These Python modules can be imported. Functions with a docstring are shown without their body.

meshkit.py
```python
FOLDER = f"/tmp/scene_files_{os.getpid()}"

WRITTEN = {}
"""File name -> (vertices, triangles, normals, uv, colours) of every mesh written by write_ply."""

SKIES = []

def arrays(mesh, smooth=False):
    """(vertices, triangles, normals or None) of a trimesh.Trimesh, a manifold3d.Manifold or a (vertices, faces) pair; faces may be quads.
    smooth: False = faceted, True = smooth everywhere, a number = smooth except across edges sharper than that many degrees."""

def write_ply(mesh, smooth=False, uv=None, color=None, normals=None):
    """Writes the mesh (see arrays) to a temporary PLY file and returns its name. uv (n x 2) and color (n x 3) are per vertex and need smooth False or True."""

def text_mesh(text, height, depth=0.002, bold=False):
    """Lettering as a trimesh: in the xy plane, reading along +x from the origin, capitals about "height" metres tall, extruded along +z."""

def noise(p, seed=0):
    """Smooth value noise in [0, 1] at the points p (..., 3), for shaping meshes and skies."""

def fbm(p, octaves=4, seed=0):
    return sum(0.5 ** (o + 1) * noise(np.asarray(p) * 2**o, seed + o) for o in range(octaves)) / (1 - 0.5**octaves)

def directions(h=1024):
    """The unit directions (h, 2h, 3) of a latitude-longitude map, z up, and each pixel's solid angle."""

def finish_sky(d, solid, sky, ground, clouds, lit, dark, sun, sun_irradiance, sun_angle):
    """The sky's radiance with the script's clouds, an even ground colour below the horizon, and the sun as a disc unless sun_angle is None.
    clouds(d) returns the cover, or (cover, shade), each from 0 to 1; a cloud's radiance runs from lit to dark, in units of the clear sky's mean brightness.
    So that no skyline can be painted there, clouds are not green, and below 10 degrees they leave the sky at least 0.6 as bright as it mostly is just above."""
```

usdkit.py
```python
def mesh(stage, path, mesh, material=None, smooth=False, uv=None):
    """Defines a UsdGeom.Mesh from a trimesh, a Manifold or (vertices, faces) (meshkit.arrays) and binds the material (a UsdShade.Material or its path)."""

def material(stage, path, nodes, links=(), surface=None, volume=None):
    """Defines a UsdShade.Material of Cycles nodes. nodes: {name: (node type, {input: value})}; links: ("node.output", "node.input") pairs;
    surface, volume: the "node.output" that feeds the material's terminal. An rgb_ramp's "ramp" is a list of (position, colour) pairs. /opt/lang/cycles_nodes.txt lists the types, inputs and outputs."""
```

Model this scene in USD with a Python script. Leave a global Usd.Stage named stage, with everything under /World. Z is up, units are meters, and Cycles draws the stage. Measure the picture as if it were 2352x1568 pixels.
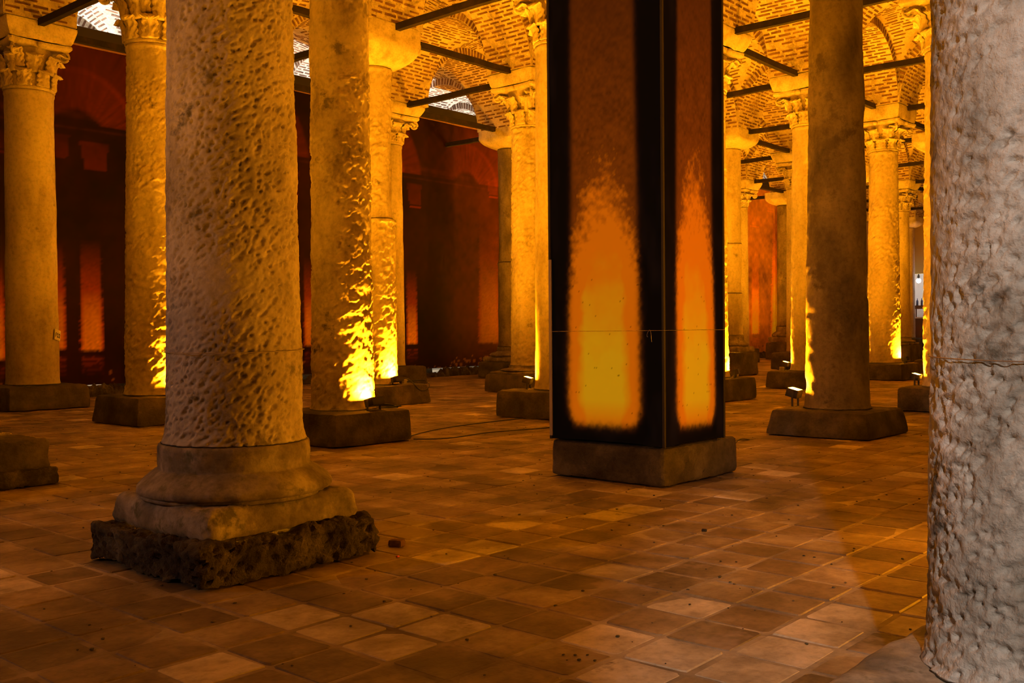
import math
import numpy as np
import trimesh
import meshkit
import usdkit
from pxr import Gf, Sdf, Usd, UsdGeom, UsdLux, UsdShade, Vt

stage = Usd.Stage.CreateInMemory()
UsdGeom.SetStageUpAxis(stage, UsdGeom.Tokens.z)
UsdGeom.SetStageMetersPerUnit(stage, 1.0)
world = UsdGeom.Xform.Define(stage, '/World')
stage.SetDefaultPrim(world.GetPrim())
UsdGeom.Scope.Define(stage, '/World/Looks')

# ------------------------------------------------------------------ camera, exposure, large lights
S = 4.85                       # spacing of the column grid; x = j*S (away to the right), y = i*S (away to the left)
FPX, YAW, PITCH, ROLL, CAMZ, CAMX, CAMY = 2291.33, 0.8518044, -0.0125902, -0.0082250, 1.50044, -3.778059, -5.762956
EXPOSURE = 0.35
fwd = np.array([math.sin(YAW) * math.cos(PITCH), math.cos(YAW) * math.cos(PITCH), math.sin(PITCH)])
_r = np.cross(fwd, [0, 0, 1.0]); _r /= np.linalg.norm(_r)
_u = np.cross(_r, fwd)
rgt = math.cos(ROLL) * _r + math.sin(ROLL) * _u
upv = -math.sin(ROLL) * _r + math.cos(ROLL) * _u
CAM = np.array([CAMX, CAMY, CAMZ])
cam = UsdGeom.Camera.Define(stage, '/World/camera')
cam.AddTransformOp().Set(Gf.Matrix4d(*rgt, 0, *upv, 0, *(-fwd), 0, *CAM, 1))
cam.CreateHorizontalApertureAttr(36.0)
cam.CreateFocalLengthAttr(36.0 * FPX / 2352.0)
cam.CreateClippingRangeAttr(Gf.Vec2f(0.05, 500.0))
cam.CreateExposureAttr(EXPOSURE)

AMBER = (1.0, 0.325, 0.004)
LAMP = 6500.0                   # radiance of a floodlight's glass


def spot(name, pos, target, intensity, color, cone, soft, radius=0.08):
    l = UsdLux.SphereLight.Define(stage, '/World/' + name)
    d = np.asarray(target, float) - np.asarray(pos, float); d /= np.linalg.norm(d)
    a = np.cross([0, 0, 1.0], -d); a /= np.linalg.norm(a)
    b = np.cross(-d, a)
    l.AddTransformOp().Set(Gf.Matrix4d(*a, 0, *b, 0, *(-d), 0, *map(float, pos), 1))
    l.CreateRadiusAttr(radius); l.CreateIntensityAttr(intensity); l.CreateColorAttr(Gf.Vec3f(*color))
    sh = UsdLux.ShapingAPI.Apply(l.GetPrim())
    sh.CreateShapingConeAngleAttr(cone); sh.CreateShapingConeSoftnessAttr(soft)
    return l


# white walkway floods behind the visitor and at the left, and the work lights behind the printed banner
spot('walkway_light', (-7.5, -8.5, 5.4), (0.3, -6.5, 0.9), 6000.0, (1.0, 0.84, 0.72), 20, 0.3)
spot('side_light', (-8.5, 4.5, 4.2), (0.0, 0.0, 1.6), 1300.0, (1.0, 0.66, 0.52), 24, 0.4)
for k, (lx, ly) in enumerate(((6.5, 18.6), (12.1, 18.4), (17.0, 18.6), (21.8, 18.4), (40.0, 18.6))):
    l = UsdLux.RectLight.Define(stage, '/World/work_light' + ('_%03d' % k if k else ''))
    l.AddTransformOp().Set(Gf.Matrix4d(1, 0, 0, 0, 0, -1, 0, 0, 0, 0, -1, 0, lx, ly, 5.6, 1))
    l.CreateWidthAttr(0.5); l.CreateHeightAttr(0.3); l.CreateIntensityAttr(1000.0 if k == 0 else 650.0); l.CreateColorAttr(Gf.Vec3f(1.0, 0.93, 0.95))

for k, (lx, ly) in enumerate(((13.6, 20.5), (18.6, 21.0))):
    l = UsdLux.RectLight.Define(stage, '/World/floor_work_light' + ('_%03d' % k if k else ''))
    l.AddTranslateOp().Set(Gf.Vec3d(lx, ly, 4.5))
    l.CreateWidthAttr(0.5); l.CreateHeightAttr(0.3); l.CreateIntensityAttr(900.0); l.CreateColorAttr(Gf.Vec3f(0.95, 0.97, 1.0))

# ------------------------------------------------------------------ helpers
RNG = np.random.default_rng(7)
_used = {}


def numbered(path):
    n = _used.get(path, 0); _used[path] = n + 1
    return path if n == 0 else '%s_%03d' % (path, n)


def meta(prim, label=None, cat=None, group=None, kind=None):
    for k, v in (('label', label), ('category', cat), ('group', group), ('kind', kind)):
        if v:
            prim.SetCustomDataByKey(k, v)
    return prim


def thing(name, label=None, cat=None, group=None, kind=None, loc=(0, 0, 0), rot=None):
    x = UsdGeom.Xform.Define(stage, numbered('/World/' + name))
    if cat and not kind:
        kind = 'thing'
    if any(loc):
        x.AddTranslateOp().Set(Gf.Vec3d(*map(float, loc)))
    if rot is not None:
        x.AddRotateZOp().Set(float(rot))
    meta(x.GetPrim(), label, cat, group, kind)
    return str(x.GetPath())


def part(parent, name, mesh, mat, smooth=False, label=None, kind=None, paint=None):
    p = numbered(parent + '/' + name)
    m = usdkit.mesh(stage, p, mesh, M[mat], smooth)
    if paint is not None:
        UsdGeom.PrimvarsAPI(m).CreatePrimvar('paint', Sdf.ValueTypeNames.Color3fArray, 'vertex').Set(Vt.Vec3fArray.FromNumpy(np.asarray(paint, np.float32)))
    meta(m.GetPrim(), label, kind=kind)
    return p


def single(name, mesh, mat, label, cat, group=None, kind=None, smooth=False):
    p = numbered('/World/' + name)
    m = usdkit.mesh(stage, p, mesh, M[mat], smooth)
    meta(m.GetPrim(), label, cat, group, kind)
    return p


def project(P):
    d = np.atleast_2d(P) - CAM
    z = d @ fwd
    zz = np.where(np.abs(z) < 1e-6, 1e-6, z)
    return np.stack([1176 + FPX * (d @ rgt) / zz, 784 - FPX * (d @ upv) / zz, z], 1)


def fbm(p, o=4, seed=0):
    return meshkit.fbm(np.asarray(p, float) + 100.0, o, seed)


def grid_faces(nu, nv, wrap_u=False):
    """Quads of a grid of nv rows by nu columns as triangles."""
    mu = nu if wrap_u else nu - 1
    a = (np.arange(nv - 1)[:, None] * nu + np.arange(mu)[None, :]).ravel()
    b = (np.arange(nv - 1)[:, None] * nu + (np.arange(mu)[None, :] + 1) % nu).ravel()
    return np.vstack([np.stack([a, b, b + nu], 1), np.stack([a, b + nu, a + nu], 1)])


def box(x0, x1, y0, y1, z0, z1, ch=0.0):
    if ch <= 0:
        b = trimesh.creation.box([x1 - x0, y1 - y0, z1 - z0])
        b.apply_translation([(x0 + x1) / 2, (y0 + y1) / 2, (z0 + z1) / 2])
        return np.array(b.vertices), np.array(b.faces)
    pts = []
    for sx in (0, 1):
        for sy in (0, 1):
            for sz in (0, 1):
                for ax in range(3):
                    o = [ch, ch, ch]; o[ax] = 0
                    pts.append([(x1 - o[0]) if sx else (x0 + o[0]), (y1 - o[1]) if sy else (y0 + o[1]), (z1 - o[2]) if sz else (z0 + o[2])])
    h = trimesh.Trimesh(np.array(pts)).convex_hull
    return np.array(h.vertices), np.array(h.faces)


def join(ms):
    vs, fs, n = [], [], 0
    for v, f in ms:
        v = np.asarray(v); f = np.asarray(f)
        vs.append(v); fs.append(f + n); n += len(v)
    return np.vstack(vs), np.vstack(fs)


def rough_block(c, sx, sy, z0, z1, rad=0.05, amp=0.03, res=0.06, seed=1, taper=0.0, freq=3.0, fine=0.0, shift=(0, 0)):
    """A weathered stone block: a rounded box whose surface is worn by noise; taper widens (-) or narrows (+) it to the top."""
    hz = (z1 - z0) / 2
    dims = np.array([sx, sy, hz])
    rad = min(rad, hz * 0.9)
    vs, fs, n = [], [], 0
    for ax in range(3):
        o = [a for a in range(3) if a != ax]
        nu, nv = [max(3, int(2 * dims[a] / res) + 2) for a in o]
        uu, vv = np.meshgrid(np.linspace(-1, 1, nu), np.linspace(-1, 1, nv))
        for s in (-1, 1):
            if ax == 2 and s < 0:
                continue
            p = np.zeros((nu * nv, 3)); p[:, ax] = s
            p[:, o[0]] = uu.ravel(); p[:, o[1]] = vv.ravel()
            p = p * dims
            q = np.clip(p, -(dims - rad), dims - rad)
            d = p - q
            L = np.linalg.norm(d, axis=1, keepdims=True)
            nrm = d / np.maximum(L, 1e-9)
            p = q + nrm * rad
            w = p + [c[0], c[1], z0]
            disp = (fbm(w * freq, 4, seed) - 0.5) * 2 * amp
            if fine:
                disp = disp - fine * np.clip((fbm(w * freq * 5, 3, seed + 9) - 0.5) * 3, 0, 1)
            p = p + nrm * disp[:, None]
            f = grid_faces(nu, nv)
            if (s > 0) == (ax == 1):
                f = f[:, ::-1]
            vs.append(p); fs.append(f + n); n += len(p)
    v = np.vstack(vs); f = np.vstack(fs)
    t = (v[:, 2] + hz) / (2 * hz)
    v[:, :2] *= (1 - taper * t)[:, None]
    v[:, 0] += c[0] + shift[0] * t; v[:, 1] += c[1] + shift[1] * t; v[:, 2] += z0 + hz
    v[:, 2] = np.where(t < 0.02, z0, v[:, 2])
    return v, f


def lathe(profile, n=48, c=(0, 0), wob=0.0, seed=1, cap=True, freq=5):
    pr = np.asarray(profile, float)
    th = np.arange(n) / n * 2 * np.pi
    r = np.repeat(pr[:, 0][:, None], n, 1); z = np.repeat(pr[:, 1][:, None], n, 1)
    v = np.stack([r * np.cos(th), r * np.sin(th), z], -1).reshape(-1, 3)
    if wob:
        d = (fbm(v * freq + [c[0], c[1], 0], 4, seed) - 0.5) * 2 * wob
        rr = np.linalg.norm(v[:, :2], axis=1, keepdims=True)
        v[:, :2] *= 1 + d[:, None] / np.maximum(rr, 1e-3)
    f = grid_faces(n, len(pr), True)
    if cap:
        k = len(v); m = len(pr)
        v = np.vstack([v, [[0, 0, pr[0, 1]], [0, 0, pr[-1, 1]]]])
        i = np.arange(n); j = (i + 1) % n
        f = np.vstack([f, np.stack([np.full(n, k), j, i], 1), np.stack([np.full(n, k + 1), i + (m - 1) * n, j + (m - 1) * n], 1)])
    v[:, 0] += c[0]; v[:, 1] += c[1]
    return v, f


def dense(profile, step):
    """Resamples a profile polyline so that no segment is longer than step."""
    out = [profile[0]]
    for a, b in zip(profile[:-1], profile[1:]):
        k = max(1, int(math.hypot(b[0] - a[0], b[1] - a[1]) / step))
        for t in range(1, k + 1):
            out.append((a[0] + (b[0] - a[0]) * t / k, a[1] + (b[1] - a[1]) * t / k))
    return out


def pits(s, z, circ, cell, depth, seed, keep=0.8, stretch=(1.0, 1.0, 0.0)):
    """Depth of chisel pits on an unrolled surface (s wraps at circ): jittered cells, each with a dimple."""
    nc = max(3, int(round(circ / cell))); cs = circ / nc
    rg = np.random.default_rng(seed)
    z = np.asarray(z); zmin = z.min()
    nz = int((z.max() - zmin) / cell) + 4
    jit = rg.random((nz, nc, 2)); rad = rg.uniform(0.28, 0.62, (nz, nc)) * cell; on = rg.random((nz, nc)) < keep
    dep = rg.uniform(0.45, 1.0, (nz, nc))
    iu = np.floor(s / cs).astype(int); iv = np.floor((z - zmin) / cell).astype(int) + 1
    out = np.zeros_like(s)
    for du in (-1, 0, 1):
        for dv in (-1, 0, 1):
            cu = (iu + du) % nc; cv = np.clip(iv + dv, 0, nz - 1)
            px = (iu + du + jit[cv, cu, 0]) * cs; pz = (iv - 1 + dv + jit[cv, cu, 1]) * cell + zmin
            dx = (s - px) / stretch[0]; dz = (z - pz) / stretch[1] - stretch[2] * (s - px)
            d = np.sqrt(dx * dx + dz * dz) / rad[cv, cu]
            k = np.clip(1 - d * d, 0, 1) ** 1.5 * dep[cv, cu] * on[cv, cu]
            out = np.maximum(out, k)
    return out * depth


def shaft(c, r0, r1, z0, z1, mode, seed, zfine=None, res=0.03, top_off=(0, 0)):
    """A column shaft with its wear as geometry. zfine: above this height the mesh is coarse (out of the photo's frame)."""
    n = max(28, int(2 * np.pi * r0 / res))
    if zfine is None or zfine >= z1:
        zs = np.linspace(z0, z1, max(8, int((z1 - z0) / res)))
    else:
        zs = np.concatenate([np.linspace(z0, zfine, int((zfine - z0) / res)), np.linspace(zfine, z1, 40)[1:]])
    th = np.arange(n) / n * 2 * np.pi
    T, Z = np.meshgrid(th, zs)
    t = (Z - z0) / (z1 - z0)
    R = r0 + (r1 - r0) * (t * 0.8 + 0.2 * t * t)
    R = R + 0.03 * np.exp(-(Z - z0) / 0.05) + 0.022 * np.exp(-((Z - z1 + 0.05) / 0.035) ** 2)
    circ = 2 * np.pi * r0
    s = T * r0
    P = np.stack([np.cos(T) * r0 + c[0], np.sin(T) * r0 + c[1], Z], -1).reshape(-1, 3)
    d = (fbm(P * 1.5, 3, seed) - 0.5) * 0.03
    if mode == 'pitted':
        warp = (fbm(P * 4, 3, seed + 3) - 0.5) * 0.16
        area = np.clip((fbm(P * [1.6, 1.6, 1.1], 3, seed + 5) - 0.33) * 5, 0.25, 1)
        d -= area * pits(s.ravel() + warp, Z.ravel() + warp * 0.7, circ, 0.052, 0.021, seed, 0.9, (1.1, 0.8, 0.35))
        d -= area * pits(s.ravel() + warp, Z.ravel(), circ, 0.031, 0.009, seed + 1, 0.8)
        d += (fbm(P * 16, 3, seed + 2) - 0.5) * 0.014
    elif mode == 'lumpy':
        a = np.clip((fbm(P * 1.7, 3, seed + 5) - 0.30) * 4, 0.3, 1)
        q = np.clip((fbm(P * 12, 3, seed + 2) - 0.44) / 0.09, 0, 1)
        d += a * (0.020 * q * q * (3 - 2 * q) + (fbm(P * 24, 2, seed + 6) - 0.5) * 0.014 - 0.01)
        d -= a * pits(s.ravel(), Z.ravel(), circ, 0.062, 0.014, seed, 0.8)
    elif mode == 'chipped':
        d += (fbm(P * 9, 3, seed + 2) - 0.5) * 0.02
        d -= np.clip(fbm(P * 3, 3, seed + 4) - 0.60, 0, 1) * 0.10
    d = d.reshape(T.shape)
    # the lower hand's breadth and the neck stay cleaner
    X = (R + d) * np.cos(T) + c[0] + top_off[0] * t
    Y = (R + d) * np.sin(T) + c[1] + top_off[1] * t
    v = np.stack([X, Y, Z], -1).reshape(-1, 3)
    f = grid_faces(n, len(zs), True)
    k = len(v); i = np.arange(n); j = (i + 1) % n; m = len(zs)
    v = np.vstack([v, [[c[0], c[1], z0], [c[0] + top_off[0], c[1] + top_off[1], z1]]])
    f = np.vstack([f, np.stack([np.full(n, k), j, i], 1), np.stack([np.full(n, k + 1), i + (m - 1) * n, j + (m - 1) * n], 1)])
    return v, f


def tube(pts, r, n=6):
    pts = np.asarray(pts, float)
    tan = np.gradient(pts, axis=0); tan /= np.maximum(np.linalg.norm(tan, axis=1, keepdims=True), 1e-9)
    ref = np.where(np.abs(tan[:, 2:3]) > 0.9, [[1.0, 0, 0]], [[0, 0, 1.0]])
    a = np.cross(tan, ref); a /= np.linalg.norm(a, axis=1, keepdims=True)
    b = np.cross(a, tan)
    th = np.arange(n) / n * 2 * np.pi
    v = (pts[:, None] + r * (np.cos(th)[None, :, None] * a[:, None] + np.sin(th)[None, :, None] * b[:, None])).reshape(-1, 3)
    f = grid_faces(n, len(pts), True)
    caps = [[0, i, i + 1] for i in range(1, n - 1)] + [[(len(pts) - 1) * n, (len(pts) - 1) * n + i + 1, (len(pts) - 1) * n + i] for i in range(1, n - 1)]
    return v, np.vstack([f, caps])


def spline(ctrl, n=30):
    ctrl = np.asarray(ctrl, float)
    from scipy.interpolate import CubicSpline
    t = np.concatenate([[0], np.cumsum(np.linalg.norm(np.diff(ctrl, axis=0), axis=1))])
    return CubicSpline(t, ctrl)(np.linspace(0, t[-1], n))


# ------------------------------------------------------------------ materials
M = {}


def stone(name, dark, mid, light, scale=2.0, rough=0.8, bump=0.3, bscale=40.0, dist=0.01, stain=None, spec=0.3, streak=1.0, big=None):
    """Weathered stone: three tones by noise, finer mottling, optional stain patches, fine relief."""
    n = {'g': ('geometry', {}),
         'mp': ('mapping', {'scale': (1.0, 1.0, streak)}),
         'a': ('noise_texture', {'scale': scale, 'detail': 6.0, 'roughness': 0.6}),
         'r': ('rgb_ramp', {'ramp': [(0.30, dark), (0.5, mid), (0.70, light)]}),
         'b': ('noise_texture', {'scale': scale * 9, 'detail': 5.0, 'roughness': 0.65}),
         'br': ('rgb_ramp', {'ramp': [(0.28, (0.66, 0.66, 0.66)), (0.52, (1, 1, 1)), (0.75, (1.12, 1.12, 1.12))]}),
         'm': ('mix', {'mix_type': 'multiply', 'fac': 0.85}),
         'h': ('noise_texture', {'scale': bscale, 'detail': 5.0, 'roughness': 0.6}),
         'bu': ('bump', {'strength': bump, 'distance': dist}),
         'p': ('principled_bsdf', {'roughness': rough, 'specular_ior_level': spec})}
    l = [('g.position', 'mp.vector'), ('mp.vector', 'a.vector'), ('a.fac', 'r.fac'), ('g.position', 'b.vector'), ('b.fac', 'br.fac'), ('r.color', 'm.color1'), ('br.color', 'm.color2'),
         ('g.position', 'h.vector'), ('h.fac', 'bu.height'), ('bu.normal', 'p.normal')]
    last = 'm.color'
    if big:
        n['g2'] = ('noise_texture', {'scale': big, 'detail': 7.0, 'roughness': 0.62, 'distortion': 0.4})
        n['g2r'] = ('rgb_ramp', {'ramp': [(0.36, (0.42, 0.40, 0.38)), (0.5, (0.85, 0.85, 0.85)), (0.64, (1.25, 1.25, 1.25))]})
        n['g2m'] = ('mix', {'mix_type': 'multiply', 'fac': 1.0})
        l += [('g.position', 'g2.vector'), ('g2.fac', 'g2r.fac'), (last, 'g2m.color1'), ('g2r.color', 'g2m.color2')]
        last = 'g2m.color'
    if stain:
        n['s'] = ('noise_texture', {'scale': stain[1], 'detail': 5.0, 'roughness': 0.7})
        n['sr'] = ('rgb_ramp', {'ramp': [(stain[2], (0, 0, 0)), (stain[2] + 0.09, (1, 1, 1))]})
        n['sm'] = ('mix', {'mix_type': 'mix', 'color2': stain[0]})
        l += [('g.position', 's.vector'), ('s.fac', 'sr.fac'), ('sr.color', 'sm.fac'), (last, 'sm.color1')]
        last = 'sm.color'
    l.append((last, 'p.base_color'))
    M[name] = usdkit.material(stage, '/World/Looks/' + name, n, l, surface='p.BSDF')


def plain(name, color, rough=0.6, metallic=0.0, emit=None, strength=0.0):
    d = {'base_color': color, 'roughness': rough, 'metallic': metallic}
    if emit:
        d['emission_color'] = emit; d['emission_strength'] = strength
    M[name] = usdkit.material(stage, '/World/Looks/' + name, {'p': ('principled_bsdf', d)}, [], surface='p.BSDF')


stone('marble_pitted', (0.20, 0.16, 0.11), (0.46, 0.40, 0.31), (0.62, 0.55, 0.45), 1.8, 0.75, 0.35, 60, 0.008, ((0.16, 0.14, 0.08), 2.6, 0.60), streak=0.6)
stone('marble_grey', (0.24, 0.22, 0.18), (0.56, 0.53, 0.48), (0.74, 0.70, 0.66), 2.2, 0.75, 0.8, 60, 0.010, ((0.12, 0.105, 0.08), 3.2, 0.54), streak=0.5)
stone('marble_warm', (0.30, 0.25, 0.18), (0.50, 0.44, 0.33), (0.62, 0.56, 0.44), 1.6, 0.7, 0.3, 45, 0.01, ((0.18, 0.15, 0.10), 2.2, 0.64), streak=0.35)
stone('marble_dark', (0.07, 0.056, 0.034), (0.17, 0.138, 0.088), (0.27, 0.225, 0.15), 2.0, 0.75, 0.4, 45, 0.012, ((0.10, 0.08, 0.05), 2.4, 0.56), streak=0.5)
stone('capital_stone', (0.30, 0.25, 0.18), (0.52, 0.46, 0.35), (0.62, 0.56, 0.45), 3.0, 0.75, 0.4, 60, 0.006)
stone('plinth_stone', (0.034, 0.027, 0.015), (0.075, 0.061, 0.034), (0.145, 0.12, 0.075), 2.5, 0.85, 0.6, 30, 0.02)
stone('base_stone', (0.08, 0.066, 0.04), (0.20, 0.165, 0.115), (0.44, 0.38, 0.29), 3.0, 0.8, 0.5, 40, 0.01, ((0.11, 0.10, 0.05), 3.5, 0.56))
stone('rough_stone', (0.018, 0.013, 0.008), (0.05, 0.039, 0.024), (0.14, 0.115, 0.075), 4.5, 0.9, 0.9, 28, 0.03)
stone('mortar', (0.34, 0.28, 0.19), (0.50, 0.43, 0.31), (0.60, 0.53, 0.40), 1.2, 0.9, 0.9, 16, 0.045)
stone('brick_clay', (0.08, 0.040, 0.018), (0.15, 0.078, 0.038), (0.30, 0.19, 0.11), 2.2, 0.9, 0.5, 40, 0.01)
stone('floor_mortar', (0.15, 0.105, 0.058), (0.34, 0.265, 0.16), (0.52, 0.43, 0.29), 1.1, 0.8, 0.5, 25, 0.012, big=0.75)
TILE_TONES = [((0.1122, 0.0686, 0.0317), (0.2046, 0.136, 0.066), (0.33, 0.2442, 0.132)), ((0.132, 0.0871, 0.0422), (0.2442, 0.169, 0.0871), (0.396, 0.3036, 0.1716)), ((0.0818, 0.0528, 0.0277), (0.1584, 0.1082, 0.0554), (0.264, 0.1954, 0.1082)), ((0.1584, 0.1056, 0.0528), (0.2904, 0.2046, 0.1096), (0.4488, 0.3498, 0.2046))]
for k, t in enumerate(TILE_TONES):
    stone('floor_tile' + 'abcd'[k], *t, 2.3, 0.62, 0.45, 30, 0.008, ((0.26, 0.19, 0.12), 1.1, 0.56), spec=0.45, big=0.75)
stone('floor_tile_pale', (0.30, 0.235, 0.145), (0.52, 0.43, 0.29), (0.66, 0.57, 0.43), 2.0, 0.65, 0.4, 30, 0.008, ((0.14, 0.10, 0.06), 2.6, 0.60), spec=0.4, big=0.75)  # pale clay tiles, lightened further in place of white floodlight falling on them
stone('tie_wood', (0.006, 0.004, 0.003), (0.012, 0.008, 0.005), (0.028, 0.017, 0.010), 4, 0.8, 0.4, 50, 0.01)
stone('wall_brick', (0.20, 0.15, 0.09), (0.36, 0.28, 0.18), (0.48, 0.40, 0.27), 1.5, 0.9, 0.5, 20, 0.02)
plain('lamp_body', (0.035, 0.03, 0.026), 0.5, 0.4)
plain('cable_black', (0.012, 0.011, 0.010), 0.55)
plain('box_plastic', (0.30, 0.27, 0.22), 0.5)
plain('wire_metal', (0.45, 0.40, 0.34), 0.35, 0.8)
plain('plate_white', (0.75, 0.70, 0.62), 0.5)
plain('ink_black', (0.01, 0.01, 0.01), 0.6)
plain('red_plastic', (0.55, 0.03, 0.02), 0.4)
plain('lamp_glass', (0.8, 0.6, 0.3), 0.3, 0, AMBER, LAMP)
plain('lamp_glass_dim', (0.8, 0.6, 0.3), 0.3, 0, AMBER, LAMP * 0.35)
plain('lamp_glass_strong', (0.8, 0.6, 0.3), 0.3, 0, AMBER, LAMP * 1.6)
plain('lamp_glass_half', (0.8, 0.6, 0.3), 0.3, 0, AMBER, LAMP * 0.6)
plain('bulb_white', (0.9, 0.9, 0.9), 0.3, 0, (1.0, 0.95, 0.9), 60.0)
plain('stall_wood', (0.20, 0.09, 0.035), 0.6)
plain('stall_wall', (0.75, 0.70, 0.66), 0.8)
plain('stall_fabric', (0.70, 0.55, 0.20), 0.9)
plain('stall_metal', (0.5, 0.5, 0.52), 0.3, 0.8)
plain('bottle_glass', (0.10, 0.12, 0.22), 0.15)
plain('frame_black', (0.018, 0.014, 0.012), 0.7)
plain('panel_edge', (0.30, 0.24, 0.16), 0.5)
M['banner_print'] = usdkit.material(stage, '/World/Looks/banner_print', {'a': ('attribute', {'attribute': 'paint'}), 'p': ('principled_bsdf', {'roughness': 0.85, 'specular_ior_level': 0.15})},
                                    [('a.color', 'p.base_color')], surface='p.BSDF')
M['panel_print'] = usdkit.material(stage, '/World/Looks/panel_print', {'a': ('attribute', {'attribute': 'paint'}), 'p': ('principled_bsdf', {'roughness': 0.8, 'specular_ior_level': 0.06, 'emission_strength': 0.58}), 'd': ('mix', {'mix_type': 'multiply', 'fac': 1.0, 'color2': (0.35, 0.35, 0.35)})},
                                   [('a.color', 'd.color1'), ('d.color', 'p.base_color'), ('a.color', 'p.emission_color')], surface='p.BSDF')  # the print emits its own picture, standing in for a backlight

# ------------------------------------------------------------------ the setting: vaulted brick ceiling
Z0 = 7.55                      # springing of the arches
HA = 0.675                     # half the width of an arch band
RI = S / 2 - 0.705             # radius of the arches' soffit
HW = S / 2 - HA                # half side of a vault between the arch bands
RW = HW + 0.20                 # radius of the vault


def fz(t):
    return np.sqrt(np.maximum(RW * RW - np.asarray(t) ** 2, 0))


def web_z(x, y):
    return Z0 + np.maximum(fz(x), fz(y)) + 0.14 * (1 - (x / HW) ** 2) * (1 - (y / HW) ** 2)


def orient_box(c, a, b, n, la, lb, ln):
    """Eight-cornered brick at c with axes a, b, n (unit) and full sizes; its bed side is sunk."""
    s = np.array([[-1, -1, -1], [1, -1, -1], [1, 1, -1], [-1, 1, -1], [-1, -1, 1], [1, -1, 1], [1, 1, 1], [-1, 1, 1]]) * 0.5
    return c + s[:, :1] * la * a + s[:, 1:2] * lb * b + s[:, 2:] * ln * n


BRICK_F = np.array([[0, 2, 1], [0, 3, 2], [4, 5, 6], [4, 6, 7], [0, 1, 5], [0, 5, 4], [1, 2, 6], [1, 6, 5], [2, 3, 7], [2, 7, 6], [3, 0, 4], [3, 4, 7]])


def bay_shell():
    out = []
    n = 23
    g = np.linspace(-HW, HW, n)
    X, Y = np.meshgrid(g, g)
    v = np.stack([X + S / 2, Y + S / 2, web_z(X, Y)], -1).reshape(-1, 3)
    web = (v, grid_faces(n, n)[:, ::-1])
    th = np.linspace(0, np.pi, 29)
    for ax in (0, 1):
        t = -RI * np.cos(th); z = Z0 + RI * np.sin(th)
        rows = []
        for w in (-HA, HA):
            rows.append(np.stack([t + S / 2, np.full_like(t, w), z], 1))
        ms = [(np.vstack(rows), grid_faces(len(th), 2))]
        for w in (-HA, HA):            # the two faces above the soffit
            tt = np.concatenate([[-HW], t, [HW]]); lo = np.concatenate([[Z0], z, [Z0]])
            hi = web_z(tt, np.full_like(tt, HW)) + 0.03
            ms.append((np.vstack([np.stack([tt + S / 2, np.full_like(tt, w), lo], 1), np.stack([tt + S / 2, np.full_like(tt, w), hi], 1)]), grid_faces(len(tt), 2)))
        for e in (-1, 1):              # small ledges at the foot, down to the impost
            x0, x1 = sorted((S / 2 + e * RI, S / 2 + e * HW))
            ms.append(box(x0, x1 + 0.001, -HA, HA, Z0 - 0.004, Z0 + 0.004))
        v, f = join(ms)
        if ax:
            v = v[:, [1, 0, 2]]
        out.append((v, f))
    pier = box(-HA - 0.03, HA + 0.03, -HA - 0.03, HA + 0.03, Z0 - 0.004, Z0 + 0.95)
    return web, out[0], out[1], pier


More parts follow.
